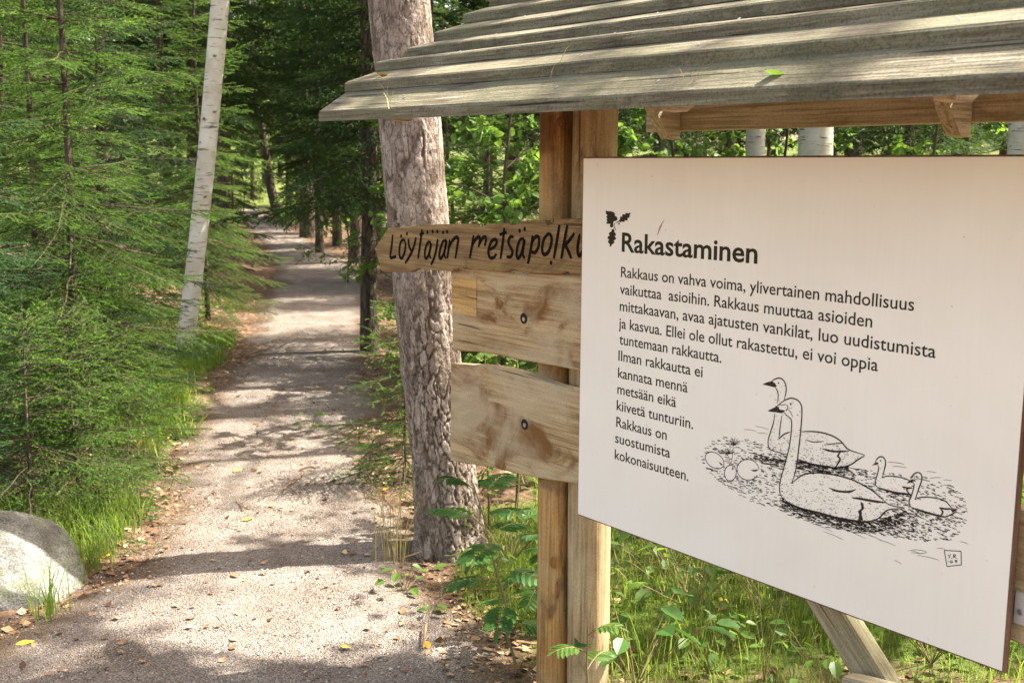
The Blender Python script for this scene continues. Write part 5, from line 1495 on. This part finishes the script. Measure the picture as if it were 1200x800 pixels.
# ------------------------------------------------------------------ grass
def blades(x, y, z, h, w, g, lean=.55):
    n = len(x); a = g.random(n) * 6.28; b = a + 1.57 + g.normal(size=n) * .4; l = lean * g.uniform(.2, 1.3, n)
    d = np.stack([np.cos(a), np.sin(a)], 1); s = np.stack([np.cos(b), np.sin(b)], 1)
    V = []
    for q, ww in ((0, 1.), (.4, .9), (.75, .6)):
        c = np.stack([x, y, z], 1) + np.concatenate([d * (h * l * q ** 1.8)[:, None], (h * (q - .22 * l * q ** 2.6))[:, None]], 1)
        o = np.concatenate([s * (w * ww * .5)[:, None], np.zeros((n, 1))], 1); V += [c - o, c + o]
    V.append(np.stack([x, y, z], 1) + np.concatenate([d * (h * l)[:, None], (h * (1 - .3 * l))[:, None]], 1))
    V = np.stack(V, 1); k = (np.arange(n) * 7)[:, None]
    F4 = np.concatenate([k + [0, 1, 3, 2], k + [2, 3, 5, 4]]); F3 = k + [4, 5, 6]
    return V.reshape(-1, 3), F4, F3


gg = np.random.default_rng(8)
GX, GY, GH = [], [], []
def area(n, x0, x1, y0, y1, h, thr=.42, f=2.2, sd=0):
    x = gg.uniform(x0, x1, n); y = gg.uniform(y0, y1, n); m = fbm(x * f, y * f, 3, 71 + sd)
    L, R = path_edges(y); off = np.maximum(L - x, x - R)
    k = (m + .12 * smooth(0, .4, off) > thr) & (off > .02 + .12 * gg.random(n)); x, y, m = x[k], y[k], m[k]
    GX.append(x); GY.append(y); GH.append(h * gg.uniform(.4, 1.15, len(x)) * (.55 + m))
area(21000, .12, 3.4, 3.6, 7.6, .11, .42, 1.6)
area(2600, .3, 3.2, 3.1, 5.2, .20, .54, 1.8, 2)
area(12000, .1, 2.6, 3.2, 6.5, .06, .34, 3, 12)
area(7000, -.22, .25, 3.75, 5.2, .055, .30, 4, 3)
area(11000, -2.7, -1.7, 6.2, 8.6, .26, .34, 1.5, 4)
area(7000, -2.9, -1.9, 8.4, 10.6, .2, .42, 1.5, 4)
area(3200, -2.5, -1.55, 4.3, 5.2, .17, .44, 3, 5)
area(5000, -3.6, -2.0, 8.6, 13, .2, .52, 1.4, 6)
area(5000, -1.3, 1.2, 6.5, 12, .14, .50, 1.4, 7)
x, y, h = map(np.concatenate, (GX, GY, GH))
V, F4, F3 = blades(x, y, gz(x, y) - .004, h, .0024 + .0022 * gg.random(len(x)), gg)
tint = np.repeat(np.clip(.5 + gg.normal(size=len(x)) * .26, 0, 1), 7)
tag(build('grass', V, [F4, F3], MAT['grass'], None, False, {'tint': tint}), 'lush green grass beside the path and under the panel', 'grass', kind='stuff')


def tuft(name, label, cat, loc, n, h, r, seed, mat, w=.0045, lean=.6):
    g = np.random.default_rng(seed); x = g.normal(size=n) * r; y = g.normal(size=n) * r
    V, F4, F3 = blades(x, y, np.full(n, -.01), h * g.uniform(.45, 1.1, n), w * g.uniform(.6, 1.2, n), g, lean)
    o = build(name, V, [F4, F3], mat, None, False, {'tint': np.repeat(np.clip(.55 + g.normal(size=n) * .25, 0, 1), 7)}); o.location = loc
    return tag(o, label, cat)


tuft('grass_tuft', 'small green grass tuft growing in front of the boulder', 'grass tuft', ground_at(-1.70, 3.93), 46, .30, .028, 3, MAT['grass'])
tuft('grass_tuft', 'arching pale grass tuft on the left path edge', 'grass tuft', ground_at(-2.02, 6.75), 40, .36, .05, 4, MAT['grass'], .006, .9)
tuft('grass_tuft', 'long grass tuft at the foot of the birch', 'grass tuft', ground_at(-2.55, 9.3), 90, .42, .10, 5, MAT['grass'], .007, .8)
tuft('grass_stalk', 'tall yellowish grass stalks at the right path edge before the pine', 'grass', ground_at(-.50, 4.5), 30, .50, .034, 6, MAT['drygrass'], .004, .45)
for px, Y, lab in tuft_later: tuft('grass_tuft', lab, 'grass tuft', ground_at(wx(px, Y), Y), 60, .26, .10, px, MAT['drygrass'], .003, 1.0)
tuft('grass_tuft', 'dry straw tuft under the young spruce', 'grass tuft', ground_at(-2.1, 6.1), 50, .34, .09, 7, MAT['drygrass'], .004, .9)

# undergrowth of the wood: low leaves nobody could count
gu = np.random.default_rng(18); N = 30000
y = 6 + 44 * gu.random(N) ** 1.7; x = (gu.random(N) - .5) * (6 + y * 1.15)
L, R = path_edges(np.clip(y, PY[0], PY[-1])); off = np.maximum(L - x, x - R)
m = fbm(x * .55, y * .55, 4, 61); k = (off > .12) & (m > .50 - .10 * smooth(14, 30, y)); x, y, m = x[k], y[k], m[k]; n = len(x)
k2 = 2200; x2 = gu.uniform(.2, 2.6, k2); y2 = gu.uniform(3.4, 6.5, k2); m2_ = fbm(x2 * 1.5 + 4, y2 * 1.5, 3, 62); kk = m2_ > .50
x = np.concatenate([x, x2[kk]]); y = np.concatenate([y, y2[kk]]); m = np.concatenate([m, m2_[kk]]); n = len(x)
z = gz(x, y) + gu.random(n) ** .8 * (.10 + .35 * (m - .4) + .15 * smooth(15, 35, y))
V, F, t = leaves(np.stack([x, y, z], 1), gu.normal(size=(n, 3)) * [1, 1, .5], gu.normal(size=(n, 3)) * .5 + [0, 0, 1], (.035 + .004 * y) * gu.uniform(.6, 1.3, n), .62, gu, np.clip(.5 + gu.normal(size=n) * .25, 0, 1))
tag(build('undergrowth', V, [F], MAT['undergrowth'], None, False, {'tint': t}), 'low green bilberry undergrowth covering the floor of the wood', 'undergrowth', kind='stuff')

# ------------------------------------------------------------------ boulder
bm_ = __import__('bmesh').new(); __import__('bmesh').ops.create_icosphere(bm_, subdivisions=6, radius=1)
me = bpy.data.meshes.new('boulder'); bm_.to_mesh(me); bm_.free()
co = np.empty(len(me.vertices) * 3); me.vertices.foreach_get('co', co); c = co.reshape(-1, 3)
rr = 1 + .30 * (fbm(c[:, 0] * 1.3 + 5, c[:, 1] * 1.3 + c[:, 2] * 1.7, 3, 4) - .5) + .05 * (fbm(c[:, 0] * 6, c[:, 1] * 6 + c[:, 2] * 5, 4, 6) - .5)
for d_, lim in (((.62, -.25, .75), .55), ((.3, -.75, .55), .74), ((-.2, -.5, .85), .80), ((.9, .1, .3), .86), ((.2, -.95, .1), .84)):   # broken facets
    d_ = np.array(d_) / np.linalg.norm(d_); pr = c @ d_ * rr; rr = np.where(pr > lim, rr * (lim + (pr - lim) * .25) / np.maximum(pr, 1e-6), rr)
c = c * rr[:, None] * [.37, .30, .25]
me.vertices.foreach_set('co', c.ravel()); me.polygons.foreach_set('use_smooth', np.ones(len(me.polygons), bool)); me.materials.append(MAT['granite'])
o = bpy.data.objects.new('boulder', me); COL.objects.link(o); o.location = (-2.03, 4.20, .06); o.rotation_euler = (.1, .12, .35)
tag(o, 'pale lichened granite boulder at the left edge of the path', 'boulder')


# ------------------------------------------------------------------ fallen leaves and other small things
def fallen(label, loc, size, rz, mat, tilt=(0, 0), cat='fallen leaf', width=.6):
    s = np.linspace(0, 1, 7); w = np.sin(np.pi * np.clip(s * .94 + .03, 0, 1)) ** .8 * width * .5
    V = np.concatenate([np.stack([s - .5, k * w, .12 * np.abs(k) * w + .10 * (s - .5) ** 2 + .03 * np.sin(s * 7) * k], 1) for k in (-1, 0, 1)]) * size
    i = np.arange(6); F = np.concatenate([np.stack([a * 7 + i, a * 7 + i + 1, (a + 1) * 7 + i + 1, (a + 1) * 7 + i], 1) for a in (0, 1)])
    st = tube([(-.5 * size, 0, .025 * size), (-.8 * size, .06 * size, .0)], .012 * size, 4); n0 = len(V)
    o = build('fallen_leaf', np.concatenate([V, st[0]]), [F, st[1] + n0], mat, None); o.location = loc; o.rotation_euler = (tilt[0], tilt[1], rz)
    return tag(o, label, cat)


def leaf_on_path(px, py, size, rz, mat, label):
    p = at_ground(px, py); fallen(label, (p[0], p[1], float(pz(np.array(p[0]), np.array(p[1]))) + .007), size, rz, mat, (.1, -.1))


leaf_on_path(291, 613, .05, .6, MAT['yellow_leaf'], 'yellow leaf lying alone on the path right of the boulder')
leaf_on_path(500, 762, .05, 1.8, MAT['orange_leaf'], 'orange-yellow leaf at the right path edge near the bottom')
leaf_on_path(30, 758, .06, .2, MAT['yellow_leaf'], 'yellow leaf on the path below the boulder')
leaf_on_path(275, 680, .045, 2.2, MAT['brown_leaf'], 'curled brown leaf in the middle of the path')
leaf_on_path(405, 765, .04, 2.9, MAT['yellow_leaf'], 'small yellow leaf near the bottom of the path')
leaf_on_path(125, 652, .05, 1.1, MAT['orange_leaf'], 'orange leaf at the path edge beside the boulder')
leaf_on_path(278, 556, .05, .4, MAT['yellow_leaf'], 'pale yellow leaf by the shaded stretch of the path')
leaf_on_path(452, 575, .04, .9, MAT['orange_leaf'], 'small orange leaf at the foot of the little dark spruce')
leaf_on_path(472, 722, .045, 1.4, MAT['brown_leaf'], 'brown leaf among green seedlings at the right path edge')


def on_roof(px, py, q):
    """point on the top of roof board q along a sight line"""
    (y0, z0), (y1, z1) = bt[q], bt[q + 1]
    lo, hi = 0., 1.
    for _ in range(40):
        t = (lo + hi) / 2; x, z = on_board(px, py, y0 + (y1 - y0) * t); zt = z0 + .031 + (z1 - .03 - z0) * t + SAG * (x - RX0)
        if z > zt: hi_ = t; lo = t if (z - zt) > 0 and on_board(px, py, y0)[1] - (z0 + .031) > 0 and z > zt else lo; hi = hi if lo == t else t
        else: hi = t
    x, z = on_board(px, py, y0 + (y1 - y0) * t)
    P = KO + KD * x + KN * (y0 + (y1 - y0) * t); return (P[0], P[1], zt + .004)


fallen('yellow birch leaf lying near the left end of the roof', on_roof(448, 90, 1), .035, .4, MAT['yellow_leaf'], (-.3, .2))
fallen('curled green leaf lying on the lowest roof board', on_roof(908, 89, 0), .04, -.5, MAT['leaf'], (-.4, .2))
tuft('straw', 'two yellow-green straws stuck on the roof boards', 'straw', on_roof(652, 82, 0), 3, .09, .008, 9, MAT['drygrass'], .003, .7)
tuft('straw', 'thin dry straws caught on the left end of the roof', 'straw', on_roof(462, 124, 0), 5, .09, .02, 10, MAT['drygrass'], .002, 1.1)
tuft('straw', 'thin dry straws caught on the right part of the roof', 'straw', on_roof(800, 95, 0), 5, .09, .02, 12, MAT['drygrass'], .002, 1.1)

# bare sapling stem in the grass right of the brace
p = ground_at(wx(1052, 3.9), 3.9)
make_broadleaf('bare_sapling', 'thin dark sapling stem in the grass right of the brace', 'sapling', p, [(0, 0, -.05), (.01, 0, .5), (-.02, .02, 1.0)], [.022, .018, .012], MAT['bark'], 5, .6, .3, .05, 60, 95, None, MAT['leaf'], 2, sides=8, stem='stem', twigs=2)
